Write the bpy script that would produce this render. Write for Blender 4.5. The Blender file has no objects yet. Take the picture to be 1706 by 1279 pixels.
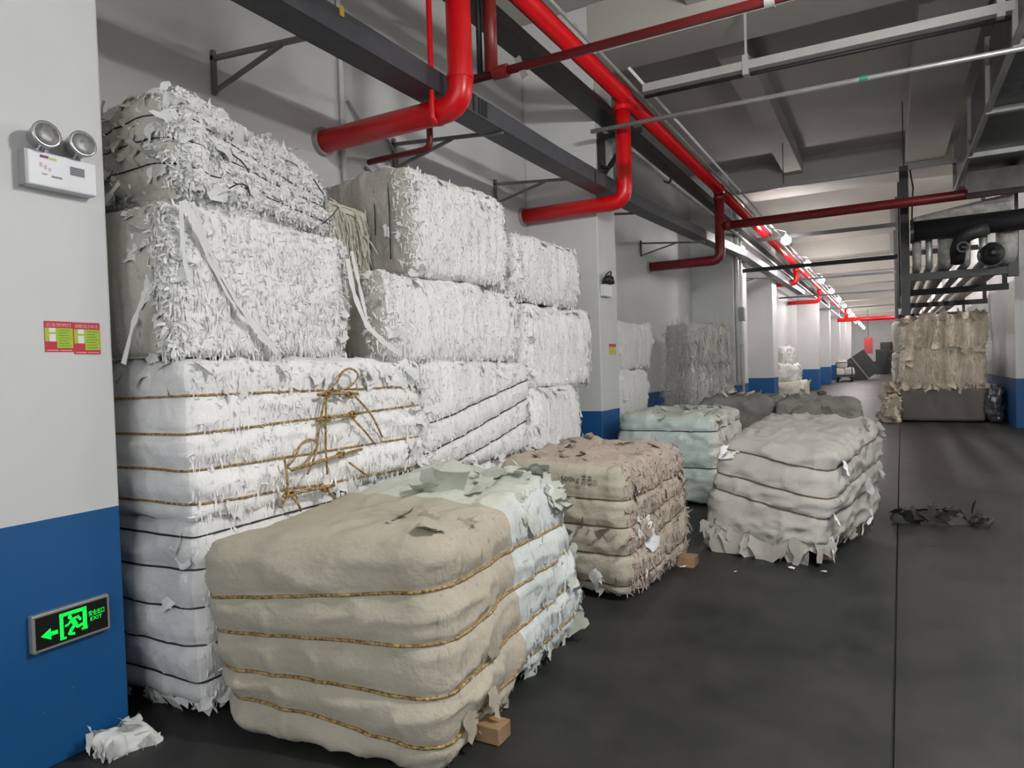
import bpy, math, random
import numpy as np
from mathutils import Matrix, Vector, Euler
from mathutils.bvhtree import BVHTree

SC = bpy.context.scene
COL = SC.collection
random.seed(7)

# ------------------------------------------------------------------ camera, world, exposure
cam_d = bpy.data.cameras.new('camera'); cam = bpy.data.objects.new('camera', cam_d); COL.objects.link(cam)
cam_d.sensor_width = 36.0; cam_d.lens = 36.0 * 1135.0 / 1706.0; cam_d.clip_start = .02; cam_d.clip_end = 400
RC = [[0.8749137537887767, 0.48322206872738543, -0.03197429789780631],
      [-0.01629755179578006, -0.03660773247934738, -0.9991968093064472],
      [-0.4840044558025221, 0.8747321339801952, -0.024153271947252582]]
cam.matrix_world = Matrix(((RC[0][0], -RC[1][0], -RC[2][0], 0), (RC[0][1], -RC[1][1], -RC[2][1], 0),
                           (RC[0][2], -RC[1][2], -RC[2][2], 1.55), (0, 0, 0, 1)))
SC.camera = cam
w = bpy.data.worlds.new('world'); SC.world = w; w.use_nodes = True
w.node_tree.nodes['Background'].inputs[0].default_value = (.95, .97, 1, 1)
w.node_tree.nodes['Background'].inputs[1].default_value = 2.5       # dull daylight through the open end behind the camera
SC.view_settings.view_transform = 'Standard'; SC.view_settings.look = 'None'
SC.view_settings.exposure = 0.0; SC.view_settings.gamma = 1.0; SC.view_settings.use_curve_mapping = False
LAMP_NEAR = 1050.0      # emission of the near aisle tube lamp; added fill lamps take a share
LAMP_FAR = 280.0       # emission of the small lamps under the far ceiling

# ------------------------------------------------------------------ helpers
ORG = {}
def vnoise(p, seed=0):
    p = np.asarray(p, float) + seed * 17.31 + 500.0
    i = np.floor(p).astype(np.int64); f = p - i; f = f * f * (3 - 2 * f)
    out = np.zeros(len(p))
    for dx in (0, 1):
        for dy in (0, 1):
            for dz in (0, 1):
                h = ((i[:, 0] + dx) * 374761393 + (i[:, 1] + dy) * 668265263 + (i[:, 2] + dz) * 1442695041 + seed * 974711) & 0xffffffff
                h = ((h ^ (h >> 13)) * 1274126177) & 0xffffffff
                h = h ^ (h >> 16)
                v = (h & 0xffff) / 32767.5 - 1
                out += v * np.abs(1 - dx - f[:, 0]) * np.abs(1 - dy - f[:, 1]) * np.abs(1 - dz - f[:, 2])
    return out
def fbm(p, seed=0, o=3):
    s = 0; a = 1.0; p = np.asarray(p, float)
    for k in range(o):
        s = s + a * vnoise(p * 2 ** k, seed + k); a *= .5
    return s / 1.75

def tags(o, label=None, cat=None, group=None, kind=None):
    if label: o['label'] = label
    if cat: o['category'] = cat
    if group: o['group'] = group
    if kind: o['kind'] = kind
    return o
def empty(name, loc, label, cat, group=None, kind=None):
    o = bpy.data.objects.new(name, None); COL.objects.link(o); o.location = loc; o.empty_display_size = .1
    ORG[o] = np.array(loc, float)
    return tags(o, label, cat, group, kind)
def mobj(name, v, f, mat, parent=None, smooth=False, auto=None):
    """mesh object from WORLD coordinates"""
    v = np.asarray(v, float)
    if parent is not None: org = ORG[parent]
    else: org = np.array([(v[:, 0].min() + v[:, 0].max()) / 2, (v[:, 1].min() + v[:, 1].max()) / 2, v[:, 2].min()])
    me = bpy.data.meshes.new(name); me.from_pydata((v - org).tolist(), [], [tuple(int(a) for a in q) for q in f]); me.update()
    if smooth: me.polygons.foreach_set('use_smooth', [len(p.vertices) <= 4 for p in me.polygons])
    me.materials.append(mat)
    o = bpy.data.objects.new(name, me); COL.objects.link(o)
    if parent is None: o.location = org
    else: o.parent = parent
    ORG[o] = org
    if auto:
        m = o.modifiers.new('bevel', 'BEVEL'); m.width = auto; m.segments = 2; m.limit_method = 'ANGLE'
    return o
def boxg(x0, x1, y0, y1, z0, z1):
    v = [(x0, y0, z0), (x1, y0, z0), (x1, y1, z0), (x0, y1, z0), (x0, y0, z1), (x1, y0, z1), (x1, y1, z1), (x0, y1, z1)]
    return v, [(0, 3, 2, 1), (4, 5, 6, 7), (0, 1, 5, 4), (1, 2, 6, 5), (2, 3, 7, 6), (3, 0, 4, 7)]
def join(gs):
    v = []; f = []
    for a, b in gs:
        n = len(v); v += [tuple(p) for p in a]; f += [tuple(i + n for i in q) for q in b]
    return v, f
def box(name, x0, x1, y0, y1, z0, z1, mat, parent=None, bev=None):
    return mobj(name, *boxg(x0, x1, y0, y1, z0, z1), mat, parent, auto=bev)
def fillet(pts, r, n=8):
    pts = [np.array(p, float) for p in pts]; out = [pts[0]]
    for a, b, c in zip(pts, pts[1:], pts[2:]):
        d1 = (a - b); d2 = (c - b); l1 = np.linalg.norm(d1); l2 = np.linalg.norm(d2); rr = min(r, l1 * .49, l2 * .49)
        p = b + d1 / l1 * rr; q = b + d2 / l2 * rr
        for k in range(n + 1):
            t = k / n; out.append((1 - t) ** 2 * p + 2 * t * (1 - t) * b + t * t * q)
    out.append(pts[-1]); return out
def tubeg(path, r, n=12, closed=False, cap=True):
    P = np.array(path, float); m = len(P)
    T = np.roll(P, -1, 0) - np.roll(P, 1, 0)
    if not closed: T[0] = P[1] - P[0]; T[-1] = P[-1] - P[-2]
    T /= np.linalg.norm(T, axis=1)[:, None] + 1e-9
    a = np.array([0, 0, 1.]) if abs(T[0][2]) < .9 else np.array([1., 0, 0])
    N = np.cross(T[0], a); N /= np.linalg.norm(N); v = []
    rs = np.full(m, r) if np.isscalar(r) else np.asarray(r)
    for i in range(m):
        N = N - T[i] * np.dot(N, T[i]); N /= np.linalg.norm(N); B = np.cross(T[i], N)
        for k in range(n):
            an = 2 * math.pi * k / n; v.append(P[i] + rs[i] * (math.cos(an) * N + math.sin(an) * B))
    f = []
    for i in range(m if closed else m - 1):
        j = (i + 1) % m
        for k in range(n): f.append((i * n + k, i * n + (k + 1) % n, j * n + (k + 1) % n, j * n + k))
    if cap and not closed: f += [tuple(range(n - 1, -1, -1)), tuple((m - 1) * n + k for k in range(n))]
    return [tuple(p) for p in v], f
def tube(name, path, r, mat, parent=None, n=12, closed=False, fil=None):
    if fil: path = fillet(path, fil)
    return mobj(name, *tubeg(path, r, n, closed), mat, parent, smooth=True)
def ringg(c, axis, r0, r1, t, n=20):
    """a flat flange or collar round an axis"""
    ax = np.eye(3)[axis]; a = np.eye(3)[(axis + 1) % 3]; b = np.eye(3)[(axis + 2) % 3]; c = np.array(c, float); v = []
    for s, r in ((-t / 2, r0), (-t / 2, r1), (t / 2, r1), (t / 2, r0)):
        for k in range(n):
            an = 2 * math.pi * k / n; v.append(c + ax * s + r * (math.cos(an) * a + math.sin(an) * b))
    f = []
    for q in range(4):
        for k in range(n): f.append((q * n + k, q * n + (k + 1) % n, ((q + 1) % 4) * n + (k + 1) % n, ((q + 1) % 4) * n + k))
    return v, f
def lathe(c, axdir, prof, n=24):
    """prof: (distance along axis, radius)"""
    d = np.array(axdir, float); d /= np.linalg.norm(d); a = np.cross(d, (0, 0, 1.)); a /= np.linalg.norm(a); b = np.cross(d, a); v = []
    for s, r in prof:
        for k in range(n):
            an = 2 * math.pi * k / n; v.append(np.array(c) + d * s + r * (math.cos(an) * a + math.sin(an) * b))
    f = []
    for q in range(len(prof) - 1):
        for k in range(n): f.append((q * n + k, q * n + (k + 1) % n, (q + 1) * n + (k + 1) % n, (q + 1) * n + k))
    f.append(tuple(range(n))); f.append(tuple((len(prof) - 1) * n + k for k in range(n - 1, -1, -1)))
    return v, f
def barg(a, b, wd, ht, up=(0, 0, 1)):
    a = np.array(a, float); b = np.array(b, float); d = b - a; d /= np.linalg.norm(d); u = np.array(up, float)
    s = np.cross(d, u); s /= np.linalg.norm(s); u = np.cross(s, d); v = []
    for p in (a, b):
        for i, j in ((-1, -1), (1, -1), (1, 1), (-1, 1)): v.append(p + s * wd / 2 * i + u * ht / 2 * j)
    return v, [(3, 2, 1, 0), (4, 5, 6, 7), (0, 1, 5, 4), (1, 2, 6, 5), (2, 3, 7, 6), (3, 0, 4, 7)]
def bar(name, a, b, wd, ht, mat, parent=None, up=(0, 0, 1)): return mobj(name, *barg(a, b, wd, ht, up), mat, parent)

# ------------------------------------------------------------------ materials
M = {}
def nt(name):
    m = bpy.data.materials.new(name); m.use_nodes = True; t = m.node_tree; b = t.nodes['Principled BSDF']; M[name] = m
    return m, t, b
def N(t, typ, **kw):
    n = t.nodes.new(typ)
    for k, v in kw.items():
        if k.startswith('i_'): n.inputs[k[2:].replace('_', ' ')].default_value = v
        else: setattr(n, k, v)
    return n
def plain(name, col, rough=.6, metal=0, var=.06, scale=6, bump=0, spec=.5, bscale=None):
    m, t, b = nt(name); b.inputs['Roughness'].default_value = rough; b.inputs['Metallic'].default_value = metal
    b.inputs['Specular IOR Level'].default_value = spec
    tc = N(t, 'ShaderNodeTexCoord'); nz = N(t, 'ShaderNodeTexNoise', i_Scale=scale, i_Detail=5)
    t.links.new(tc.outputs['Object'], nz.inputs['Vector'])
    cr = N(t, 'ShaderNodeValToRGB'); e = cr.color_ramp.elements
    e[0].position = .3; e[1].position = .7
    e[0].color = (*[c * (1 - var) for c in col], 1); e[1].color = (*[min(1, c * (1 + var)) for c in col], 1)
    t.links.new(nz.outputs[0], cr.inputs[0]); t.links.new(cr.outputs[0], b.inputs['Base Color'])
    if bump:
        n2 = N(t, 'ShaderNodeTexNoise', i_Scale=bscale or scale * 8, i_Detail=4); t.links.new(tc.outputs['Object'], n2.inputs['Vector'])
        bp = N(t, 'ShaderNodeBump', i_Strength=bump, i_Distance=.01); t.links.new(n2.outputs[0], bp.inputs['Height']); t.links.new(bp.outputs[0], b.inputs['Normal'])
    return m
def emit(name, col, s):
    m, t, b = nt(name); b.inputs['Base Color'].default_value = (*col, 1); b.inputs['Emission Color'].default_value = (*col, 1); b.inputs['Emission Strength'].default_value = s
    return m
def paper(name, c1, c2, c3, stretch=(60, 60, 5), bump=.5, rough=.85, blotch=2.2, dist=.012, spec=.25, trans=0):
    """compressed waste paper: fine fibres along the sheets, blotches of other stock"""
    m, t, b = nt(name); b.inputs['Roughness'].default_value = rough; b.inputs['Specular IOR Level'].default_value = spec
    tc = N(t, 'ShaderNodeTexCoord')
    mp = N(t, 'ShaderNodeMapping'); mp.inputs['Scale'].default_value = stretch; t.links.new(tc.outputs['Object'], mp.inputs['Vector'])
    fib = N(t, 'ShaderNodeTexNoise', i_Scale=1.0, i_Detail=4, i_Roughness=.65); t.links.new(mp.outputs[0], fib.inputs['Vector'])
    bl = N(t, 'ShaderNodeTexNoise', i_Scale=blotch, i_Detail=6, i_Roughness=.6); t.links.new(tc.outputs['Object'], bl.inputs['Vector'])
    cr = N(t, 'ShaderNodeValToRGB'); e = cr.color_ramp.elements
    e[0].position = .32; e[0].color = (*c2, 1); e[1].position = .62; e[1].color = (*c1, 1)
    t.links.new(bl.outputs[0], cr.inputs[0])
    cf = N(t, 'ShaderNodeValToRGB'); e = cf.color_ramp.elements
    e[0].position = .28; e[0].color = (1, 1, 1, 1); e[1].position = .42; e[1].color = (0, 0, 0, 1)
    t.links.new(fib.outputs[0], cf.inputs[0])
    geo = N(t, 'ShaderNodeNewGeometry')
    mul = N(t, 'ShaderNodeMath', operation='MULTIPLY'); mul.inputs[1].default_value = .75; t.links.new(cf.outputs[0], mul.inputs[0])
    mx = N(t, 'ShaderNodeMix', data_type='RGBA'); t.links.new(mul.outputs[0], mx.inputs[0]); t.links.new(cr.outputs[0], mx.inputs[6]); mx.inputs[7].default_value = (*c3, 1)
    hs = N(t, 'ShaderNodeHueSaturation'); mr = N(t, 'ShaderNodeMapRange'); mr.inputs[3].default_value = .86; mr.inputs[4].default_value = 1.04
    t.links.new(geo.outputs['Random Per Island'], mr.inputs[0]); t.links.new(mr.outputs[0], hs.inputs['Value']); t.links.new(mx.outputs[2], hs.inputs['Color'])
    t.links.new(hs.outputs[0], b.inputs['Base Color'])
    f2 = N(t, 'ShaderNodeTexNoise', i_Scale=38, i_Detail=5); t.links.new(tc.outputs['Object'], f2.inputs['Vector'])
    ad = N(t, 'ShaderNodeMath', operation='ADD'); t.links.new(fib.outputs[0], ad.inputs[0]); t.links.new(f2.outputs[0], ad.inputs[1])
    bp = N(t, 'ShaderNodeBump', i_Strength=bump, i_Distance=dist); t.links.new(ad.outputs[0], bp.inputs['Height']); t.links.new(bp.outputs[0], b.inputs['Normal'])
    return m

def wallmat(name, white, blue, split=1.0):
    m, t, b = nt(name); b.inputs['Roughness'].default_value = .55
    geo = N(t, 'ShaderNodeNewGeometry'); sx = N(t, 'ShaderNodeSeparateXYZ'); t.links.new(geo.outputs['Position'], sx.inputs[0])
    gt = N(t, 'ShaderNodeMath', operation='GREATER_THAN'); gt.inputs[1].default_value = split; t.links.new(sx.outputs[2], gt.inputs[0])
    nz = N(t, 'ShaderNodeTexNoise', i_Scale=1.6, i_Detail=6); t.links.new(geo.outputs['Position'], nz.inputs['Vector'])
    sp = N(t, 'ShaderNodeTexNoise', i_Scale=23, i_Detail=3); t.links.new(geo.outputs['Position'], sp.inputs['Vector'])
    cr = N(t, 'ShaderNodeValToRGB'); e = cr.color_ramp.elements; e[0].position = .3; e[1].position = .65
    e[0].color = (*[c * .93 for c in white], 1); e[1].color = (*white, 1); t.links.new(nz.outputs[0], cr.inputs[0])
    cb = N(t, 'ShaderNodeValToRGB'); e = cb.color_ramp.elements; e[0].position = .74; e[1].position = .78
    e[0].color = (*blue, 1); e[1].color = (.35, .45, .55, 1); t.links.new(sp.outputs[0], cb.inputs[0])
    mx = N(t, 'ShaderNodeMix', data_type='RGBA'); t.links.new(gt.outputs[0], mx.inputs[0]); t.links.new(cb.outputs[0], mx.inputs[6]); t.links.new(cr.outputs[0], mx.inputs[7])
    t.links.new(mx.outputs[2], b.inputs['Base Color'])
    n2 = N(t, 'ShaderNodeTexNoise', i_Scale=90, i_Detail=3); t.links.new(geo.outputs['Position'], n2.inputs['Vector'])
    bp = N(t, 'ShaderNodeBump', i_Strength=.06, i_Distance=.004); t.links.new(n2.outputs[0], bp.inputs['Height']); t.links.new(bp.outputs[0], b.inputs['Normal'])
    return m
WHITE = (.61, .615, .61); BLUE = (.002, .080, .24)
wallmat('painted_wall', WHITE, BLUE)
plain('ceiling_paint', (.40, .385, .345), .8, var=.05, scale=1.2, bump=.05)

def floormat():
    m, t, b = nt('concrete'); b.inputs['Specular IOR Level'].default_value = .35
    geo = N(t, 'ShaderNodeNewGeometry')
    mp = N(t, 'ShaderNodeMapping'); mp.inputs['Scale'].default_value = (1.0, .8, 1); t.links.new(geo.outputs['Position'], mp.inputs['Vector'])
    a = N(t, 'ShaderNodeTexNoise', i_Scale=2.4, i_Detail=9, i_Roughness=.72); t.links.new(mp.outputs[0], a.inputs['Vector'])
    c = N(t, 'ShaderNodeTexNoise', i_Scale=.55, i_Detail=4); t.links.new(geo.outputs['Position'], c.inputs['Vector'])
    ad = N(t, 'ShaderNodeMath', operation='ADD'); t.links.new(a.outputs[0], ad.inputs[0]); t.links.new(c.outputs[0], ad.inputs[1])
    hf = N(t, 'ShaderNodeMath', operation='MULTIPLY'); hf.inputs[1].default_value = .5; t.links.new(ad.outputs[0], hf.inputs[0])
    cr = N(t, 'ShaderNodeValToRGB'); e = cr.color_ramp.elements; e[0].position = .40; e[1].position = .60
    e[0].color = (.012, .0137, .013, 1); e[1].color = (.036, .035, .033, 1); t.links.new(hf.outputs[0], cr.inputs[0])
    t.links.new(cr.outputs[0], b.inputs['Base Color'])
    rr = N(t, 'ShaderNodeMapRange'); rr.inputs[3].default_value = .42; rr.inputs[4].default_value = .60; t.links.new(a.outputs[0], rr.inputs[0]); t.links.new(rr.outputs[0], b.inputs['Roughness'])
    bp = N(t, 'ShaderNodeBump', i_Strength=.12, i_Distance=.004); t.links.new(a.outputs[0], bp.inputs['Height']); t.links.new(bp.outputs[0], b.inputs['Normal'])
floormat()
plain('joint_dirt', (.02, .02, .02), .9)
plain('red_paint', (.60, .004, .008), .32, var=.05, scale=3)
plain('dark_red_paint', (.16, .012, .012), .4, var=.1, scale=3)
plain('bracket_steel', (.17, .17, .165), .5, .2, var=.1)
plain('tray_steel', (.075, .078, .09), .45, .3, var=.15, scale=8)
plain('galvanised', (.42, .42, .40), .42, .6, var=.15, scale=9)
plain('pale_steel', (.26, .26, .25), .5, .2, var=.1)
plain('dark_steel', (.022, .022, .022), .5, .2, var=.2)
plain('black_insulation', (.016, .016, .017), .55, var=.3, scale=14, bump=.3, bscale=30)
plain('duct_sheet', (.05, .048, .044), .35, .5, var=.35, scale=5, bump=.25, bscale=7)
plain('grey_lagging', (.30, .29, .27), .6, .1, var=.3, scale=11, bump=.3, bscale=25)
plain('white_plastic', (.68, .69, .72), .4, var=.02)
plain('grey_plastic', (.30, .30, .29), .4, var=.03)
plain('lamp_silver', (.5, .5, .5), .25, .7, var=.03)
plain('lens', (.17, .17, .17), .35, .1, var=.4, scale=60)
plain('alu', (.36, .35, .33), .4, .5, var=.03)
plain('sign_black', (.004, .005, .004), .35, var=.02)
emit('sign_green', (0, .85, .06), 1.0)
plain('sticker_red', (.50, .015, .04), .5, var=.03); plain('sticker_green', (.36, .50, .03), .5, var=.05); plain('sticker_white', (.72, .74, .72), .5, var=.02)
plain('print_green', (.14, .28, .01), .6, var=.02); plain('print_pink', (.75, .42, .42), .6, var=.02)
plain('print_purple', (.16, .015, .10), .5); plain('print_yellow', (.55, .50, .12), .5); plain('print_grey', (.22, .23, .25), .5); plain('print_rose', (.55, .38, .44), .5)
plain('ink', (.03, .028, .025), .7)
plain('wood', (.26, .155, .08), .8, var=.25, scale=9, bump=.2)
plain('cable_black', (.012, .012, .012), .6); plain('green_tape', (.02, .22, .10), .5); plain('yellow_tag', (.6, .45, .05), .5); plain('rail_grey', (.34, .335, .32), .5); plain('white_pipe', (.70, .70, .68), .4)
plain('tarp', (.035, .034, .031), .75, var=.35, scale=8, bump=.4, bscale=20)
plain('cardboard_dark', (.135, .122, .105), .85, var=.06, scale=3)
plain('clear_wrap', (.07, .07, .075), .18, var=.5, scale=9, bump=.5, bscale=12)
plain('machine_black', (.03, .033, .034), .6, var=.2)
plain('sign_red', (.45, .04, .05), .5)
paper('white_shred', (.86, .855, .845), (.80, .795, .78), (.54, .53, .51))
paper('white_crumple', (.85, .845, .82), (.74, .735, .70), (.52, .51, .48), stretch=(32, 32, 22), bump=.9, dist=.02)
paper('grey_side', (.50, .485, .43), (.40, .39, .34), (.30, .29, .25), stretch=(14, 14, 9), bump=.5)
paper('white_wrap', (.73, .735, .73), (.60, .60, .59), (.50, .50, .49), stretch=(5, 5, 11), bump=.35, rough=.5, spec=.4)
paper('beige_wrap', (.455, .42, .335), (.39, .36, .285), (.33, .30, .235), stretch=(4, 4, 9), bump=.4, rough=.6)
paper('beige_sheet', (.47, .42, .34), (.40, .355, .285), (.24, .205, .16), stretch=(50, 50, 5), bump=.6)
paper('green_white', (.56, .585, .515), (.46, .50, .42), (.34, .35, .29), stretch=(50, 50, 5), bump=.5, rough=.55, spec=.4)
paper('green_white_sheet', (.58, .61, .60), (.46, .49, .46), (.30, .32, .29), stretch=(70, 70, 4), bump=.5)
paper('pink_beige', (.48, .405, .34), (.40, .335, .275), (.20, .16, .12), stretch=(55, 55, 5), bump=.7)
paper('cream_sheet', (.41, .40, .362), (.365, .355, .32), (.29, .285, .265), stretch=(5, 5, 9), bump=.25, rough=.6)
paper('white_sheet', (.76, .76, .74), (.68, .68, .66), (.6, .6, .58), stretch=(6, 6, 6), bump=.25, rough=.7)
paper('aqua_wrap', (.52, .60, .575), (.45, .53, .50), (.36, .42, .40), stretch=(5, 5, 9), bump=.4, rough=.35, spec=.5)
paper('grey_cover', (.25, .245, .22), (.20, .195, .17), (.15, .145, .13), stretch=(5, 5, 8), bump=.5, rough=.7)
paper('old_shred', (.72, .70, .655), (.60, .58, .535), (.36, .34, .31), stretch=(45, 45, 4), bump=.8)
paper('kraft_shred', (.74, .66, .54), (.62, .53, .41), (.30, .22, .15), stretch=(28, 28, 5), bump=.9)
paper('cream_strip', (.66, .645, .55), (.58, .57, .46), (.45, .43, .35), stretch=(60, 60, 5), bump=.3)
def ropemat():
    m, t, b = nt('gold_rope'); b.inputs['Roughness'].default_value = .42
    tc = N(t, 'ShaderNodeTexCoord'); nz = N(t, 'ShaderNodeTexNoise', i_Scale=70, i_Detail=2); t.links.new(tc.outputs['Object'], nz.inputs['Vector'])
    cr = N(t, 'ShaderNodeValToRGB'); e = cr.color_ramp.elements; e[0].position = .35; e[0].color = (.10, .055, .02, 1); e[1].position = .68; e[1].color = (.50, .34, .12, 1)
    t.links.new(nz.outputs[0], cr.inputs[0]); t.links.new(cr.outputs[0], b.inputs['Base Color'])
    bp = N(t, 'ShaderNodeBump', i_Strength=.8, i_Distance=.004); t.links.new(nz.outputs[0], bp.inputs['Height']); t.links.new(bp.outputs[0], b.inputs['Normal'])
ropemat()
plain('dark_rope', (.10, .075, .04), .6, var=.5, scale=60); plain('wire', (.02, .02, .02), .5, var=.2)

# ------------------------------------------------------------------ the building
XF, XB = -2.97, -3.9             # face of the left columns, face of the wall behind them
ZB, ZC = 5.17, 5.75              # underside of beams, ceiling slab
Y0, Y1 = -7.0, 78.0
def struct(name, g, mat, label, parent=None, bev=None):
    o = mobj(name, *g, mat, parent, auto=bev)
    if parent is None: tags(o, label, 'wall' if 'wall' in name else name.split('_')[0].split('.')[0], kind='structure')
    return o
fl = struct('floor', boxg(-4.3, 6, Y0, Y1, -.2, -.025), M['joint_dirt'], 'dark grey concrete floor of the long storage aisle')
def jx(y): return -.055 + (y - 0) * .0148
g = .006
def slab(x00, x01, x10, x11):
    v = [(x00, Y0, -.03), (x01, Y0, -.03), (x11, Y1, -.03), (x10, Y1, -.03), (x00, Y0, 0), (x01, Y0, 0), (x11, Y1, 0), (x10, Y1, 0)]
    return mobj('floor_slab', v, boxg(0, 1, 0, 1, 0, 1)[1], M['concrete'], fl)
slab(-4.3, jx(Y0) - g, -4.3, jx(Y1) - g); slab(jx(Y0) + g, 6, jx(Y1) + g, 6)
struct('ceiling', boxg(-4.3, 6, Y0, Y1, ZC, ZC + .2), M['ceiling_paint'], 'dim grey white concrete ceiling slab above the pipes')
struct('wall_left', boxg(-4.3, XB, Y0, Y1, 0, ZC), M['painted_wall'], 'white wall with blue painted base behind the stacked bales')
struct('wall_right', boxg(4.5, 4.8, Y0, 17, 0, ZC), M['painted_wall'], 'white wall along the wide near part of the aisle')
wr = struct('wall_right_far', boxg(2.25, 4.8, 17.0, Y1, 0, ZC), M['painted_wall'], 'white and blue wall beside the tan bale pile')
struct('wall_right_stub', boxg(3.25, 4.5, 14.0, 14.4, 0, ZC), M['painted_wall'], 'unseen white stub added to shade the end of the far right wall')  # added out of view to keep lamp light off the far wall end
struct('wall_end', boxg(-4.3, 6, Y1 - .2, Y1, 0, ZC), M['painted_wall'], 'far end wall closing the long aisle')
# columns on the left
for i, (a, b, lab) in enumerate([(1.15, 1.77, 'white column with blue base carrying the green exit sign'),
                                 (7.56, 8.16, 'white column with blue base behind the tied beige bale'),
                                 (15.6, 17.2, 'shaded grey white column with a conduit on its corner'),
                                 (21.4, 22.3, 'grey white column next beyond the conduit column'),
                                 (36.2, 37.2, 'far column with bright blue base past the bagged bales'),
                                 (43.6, 44.6, 'far column with mid blue base'), (53, 54, 'far white column with light blue base near the trolley'),
                                 (61, 62, 'small distant white column by the leaning dark panel'), (70, 71, 'smallest most distant white column'),
                                 (-5.4, -4.8, 'white column behind the viewer')]):
    struct('column', boxg(XB, XF, a, b, 0, ZC), M['painted_wall'], lab, bev=.012)
# beams
for a, b, lab in [(1.15, 1.77, 'pale ceiling beam above the exit sign column'), (7.56, 8.16, 'broad pale ceiling beam crossing above the white rail'),
                  (15.6, 16.5, 'shaded ceiling beam ahead of the bright far ceiling'), (-5.4, -4.8, 'ceiling beam behind the viewer')] + \
        [(y, y + .6, 'lit far ceiling beam, number %s beyond the shaded beam' % w_) for y, w_ in zip(np.arange(21.5, 76, 5.5), 'one two three four five six seven eight nine ten'.split())]:
    struct('beam', boxg(XF - .05, 4.5, a - .01, b + .01, ZB, ZC - .001), M['ceiling_paint'], lab)
for y0, y1 in ((1.77, 7.56), (8.16, 15.6)):
    struct('beam', boxg(-1.85, -1.5, y0, y1, 5.42, ZC), M['ceiling_paint'], 'narrow lengthwise ceiling rib in the %s bay' % ('near' if y0 < 5 else 'middle'))
    struct('beam', boxg(.35, 1.0, y0, y1, 5.3, ZC), M['ceiling_paint'], 'wide lengthwise ceiling rib in the %s bay' % ('near' if y0 < 5 else 'middle'))

# ------------------------------------------------------------------ pipes
def pipe(name, label, paths, r, mat, group=None, extras=(), fil=.17, cat='pipe'):
    e = empty(name, tuple(np.array(paths[0][0])), label, cat, group)
    for p, rr in zip(paths, r if isinstance(r, (list, tuple)) else [r] * len(paths)):
        tube('pipe_run', p, rr, M[mat], e, 18, fil=fil if len(p) > 2 else None)
    for nm, g_, mt in extras: mobj(nm, *g_, M[mt], e, smooth=False)
    return e
ZM = 4.58
mainx = -2.58
pipe('sprinkler_main', 'thick red main pipe running lengthwise under the ceiling', [[(mainx, Y0, ZM), (mainx, 70, ZM)]], .088, 'red_paint',
     extras=[('coupling', ringg((mainx, y, ZM), 1, .08, .105, .09), 'red_paint') for y in (4.06, 7.44, 12.45, 18, 24)])
def drop(y, label, zlow, mat='red_paint', r=.088, xend=XB, x=mainx):
    return pipe('drop_pipe', label, [[(x, y, ZM - .03), (x, y, zlow), (xend, y, zlow)]], r, mat, 'red drop pipes into the left wall',
                extras=[('collar', ringg((x, y, ZM - .16), 2, r * .9, r * 1.2, .05), mat), ('collar', ringg((x, y, zlow + .2), 2, r * .9, r * 1.07, .03), mat),
                        ('collar', ringg((x - .2, y, zlow), 0, r * .9, r * 1.07, .03), mat), ('wall_flange', ringg((XB + .02, y, zlow), 0, r * .9, r * 1.25, .04), 'grey_plastic')])
drop(4.06, 'thick bright red drop pipe turning into the wall above the tallest stack', 3.38)
drop(7.44, 'bright red drop pipe elbowing across the column beyond the second stack', 3.39)
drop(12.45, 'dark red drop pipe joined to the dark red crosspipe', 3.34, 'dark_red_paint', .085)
drop(24.0, 'short bright red drop pipe among the far lamps', 4.0)
drop(32.5, 'short red drop pipe farthest down the aisle', 4.0)
# dark red crosspipe at Y 12.45
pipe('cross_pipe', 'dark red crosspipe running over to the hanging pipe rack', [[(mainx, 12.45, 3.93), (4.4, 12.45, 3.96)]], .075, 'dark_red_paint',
     extras=[('coupling', ringg((-2.42, 12.45, 3.93), 0, .07, .095, .07), 'dark_red_paint')])
# near thin crosspipe with its hanger pair
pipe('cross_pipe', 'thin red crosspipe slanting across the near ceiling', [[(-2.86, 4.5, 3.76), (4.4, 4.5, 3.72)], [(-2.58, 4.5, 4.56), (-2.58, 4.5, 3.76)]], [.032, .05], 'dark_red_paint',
     extras=[('coupling', ringg((-2.5, 4.5, 3.76), 0, .03, .048, .12), 'dark_red_paint'), ('coupling', ringg((-.6, 4.5, 3.74), 0, .03, .042, .06), 'pale_steel'),
             ('hanger_clip', barg((-2.36, 4.5, 3.83), (-2.30, 4.5, 3.68), .05, .015, (0, 1, 0)), 'pale_steel')])
pipe('hanger_rod', 'thin dark steel rod beside the small red riser', [[(-2.68, 4.5, 4.9), (-2.68, 4.5, 3.76)]], .022, 'dark_steel', cat='rod')
pipe('thin_riser', 'thin red vertical pipe just left of the thick bright drop pipe', [[(-2.75, 3.95, 5.7), (-2.75, 3.95, 3.3), (-2.75, 3.99, 3.28)]], .02, 'red_paint', fil=.03)
pipe('offset_pipe', 'small red offset pipe against the wall under the grey tray', [[(-2.95, 4.62, 3.78), (-3.25, 4.62, 3.78), (-3.25, 4.62, 3.36), (XB, 4.62, 3.36)]], .026, 'dark_red_paint', fil=.07)
pipe('cross_pipe', 'small far red crosspipe above the tan bale pile', [[(-2.7, 46.3, 3.80), (2.25, 46.3, 3.80)], [(-2.2, 46.3, 3.80), (-2.2, 46.3, 4.55)]], [.12, .1], 'red_paint')
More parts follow.
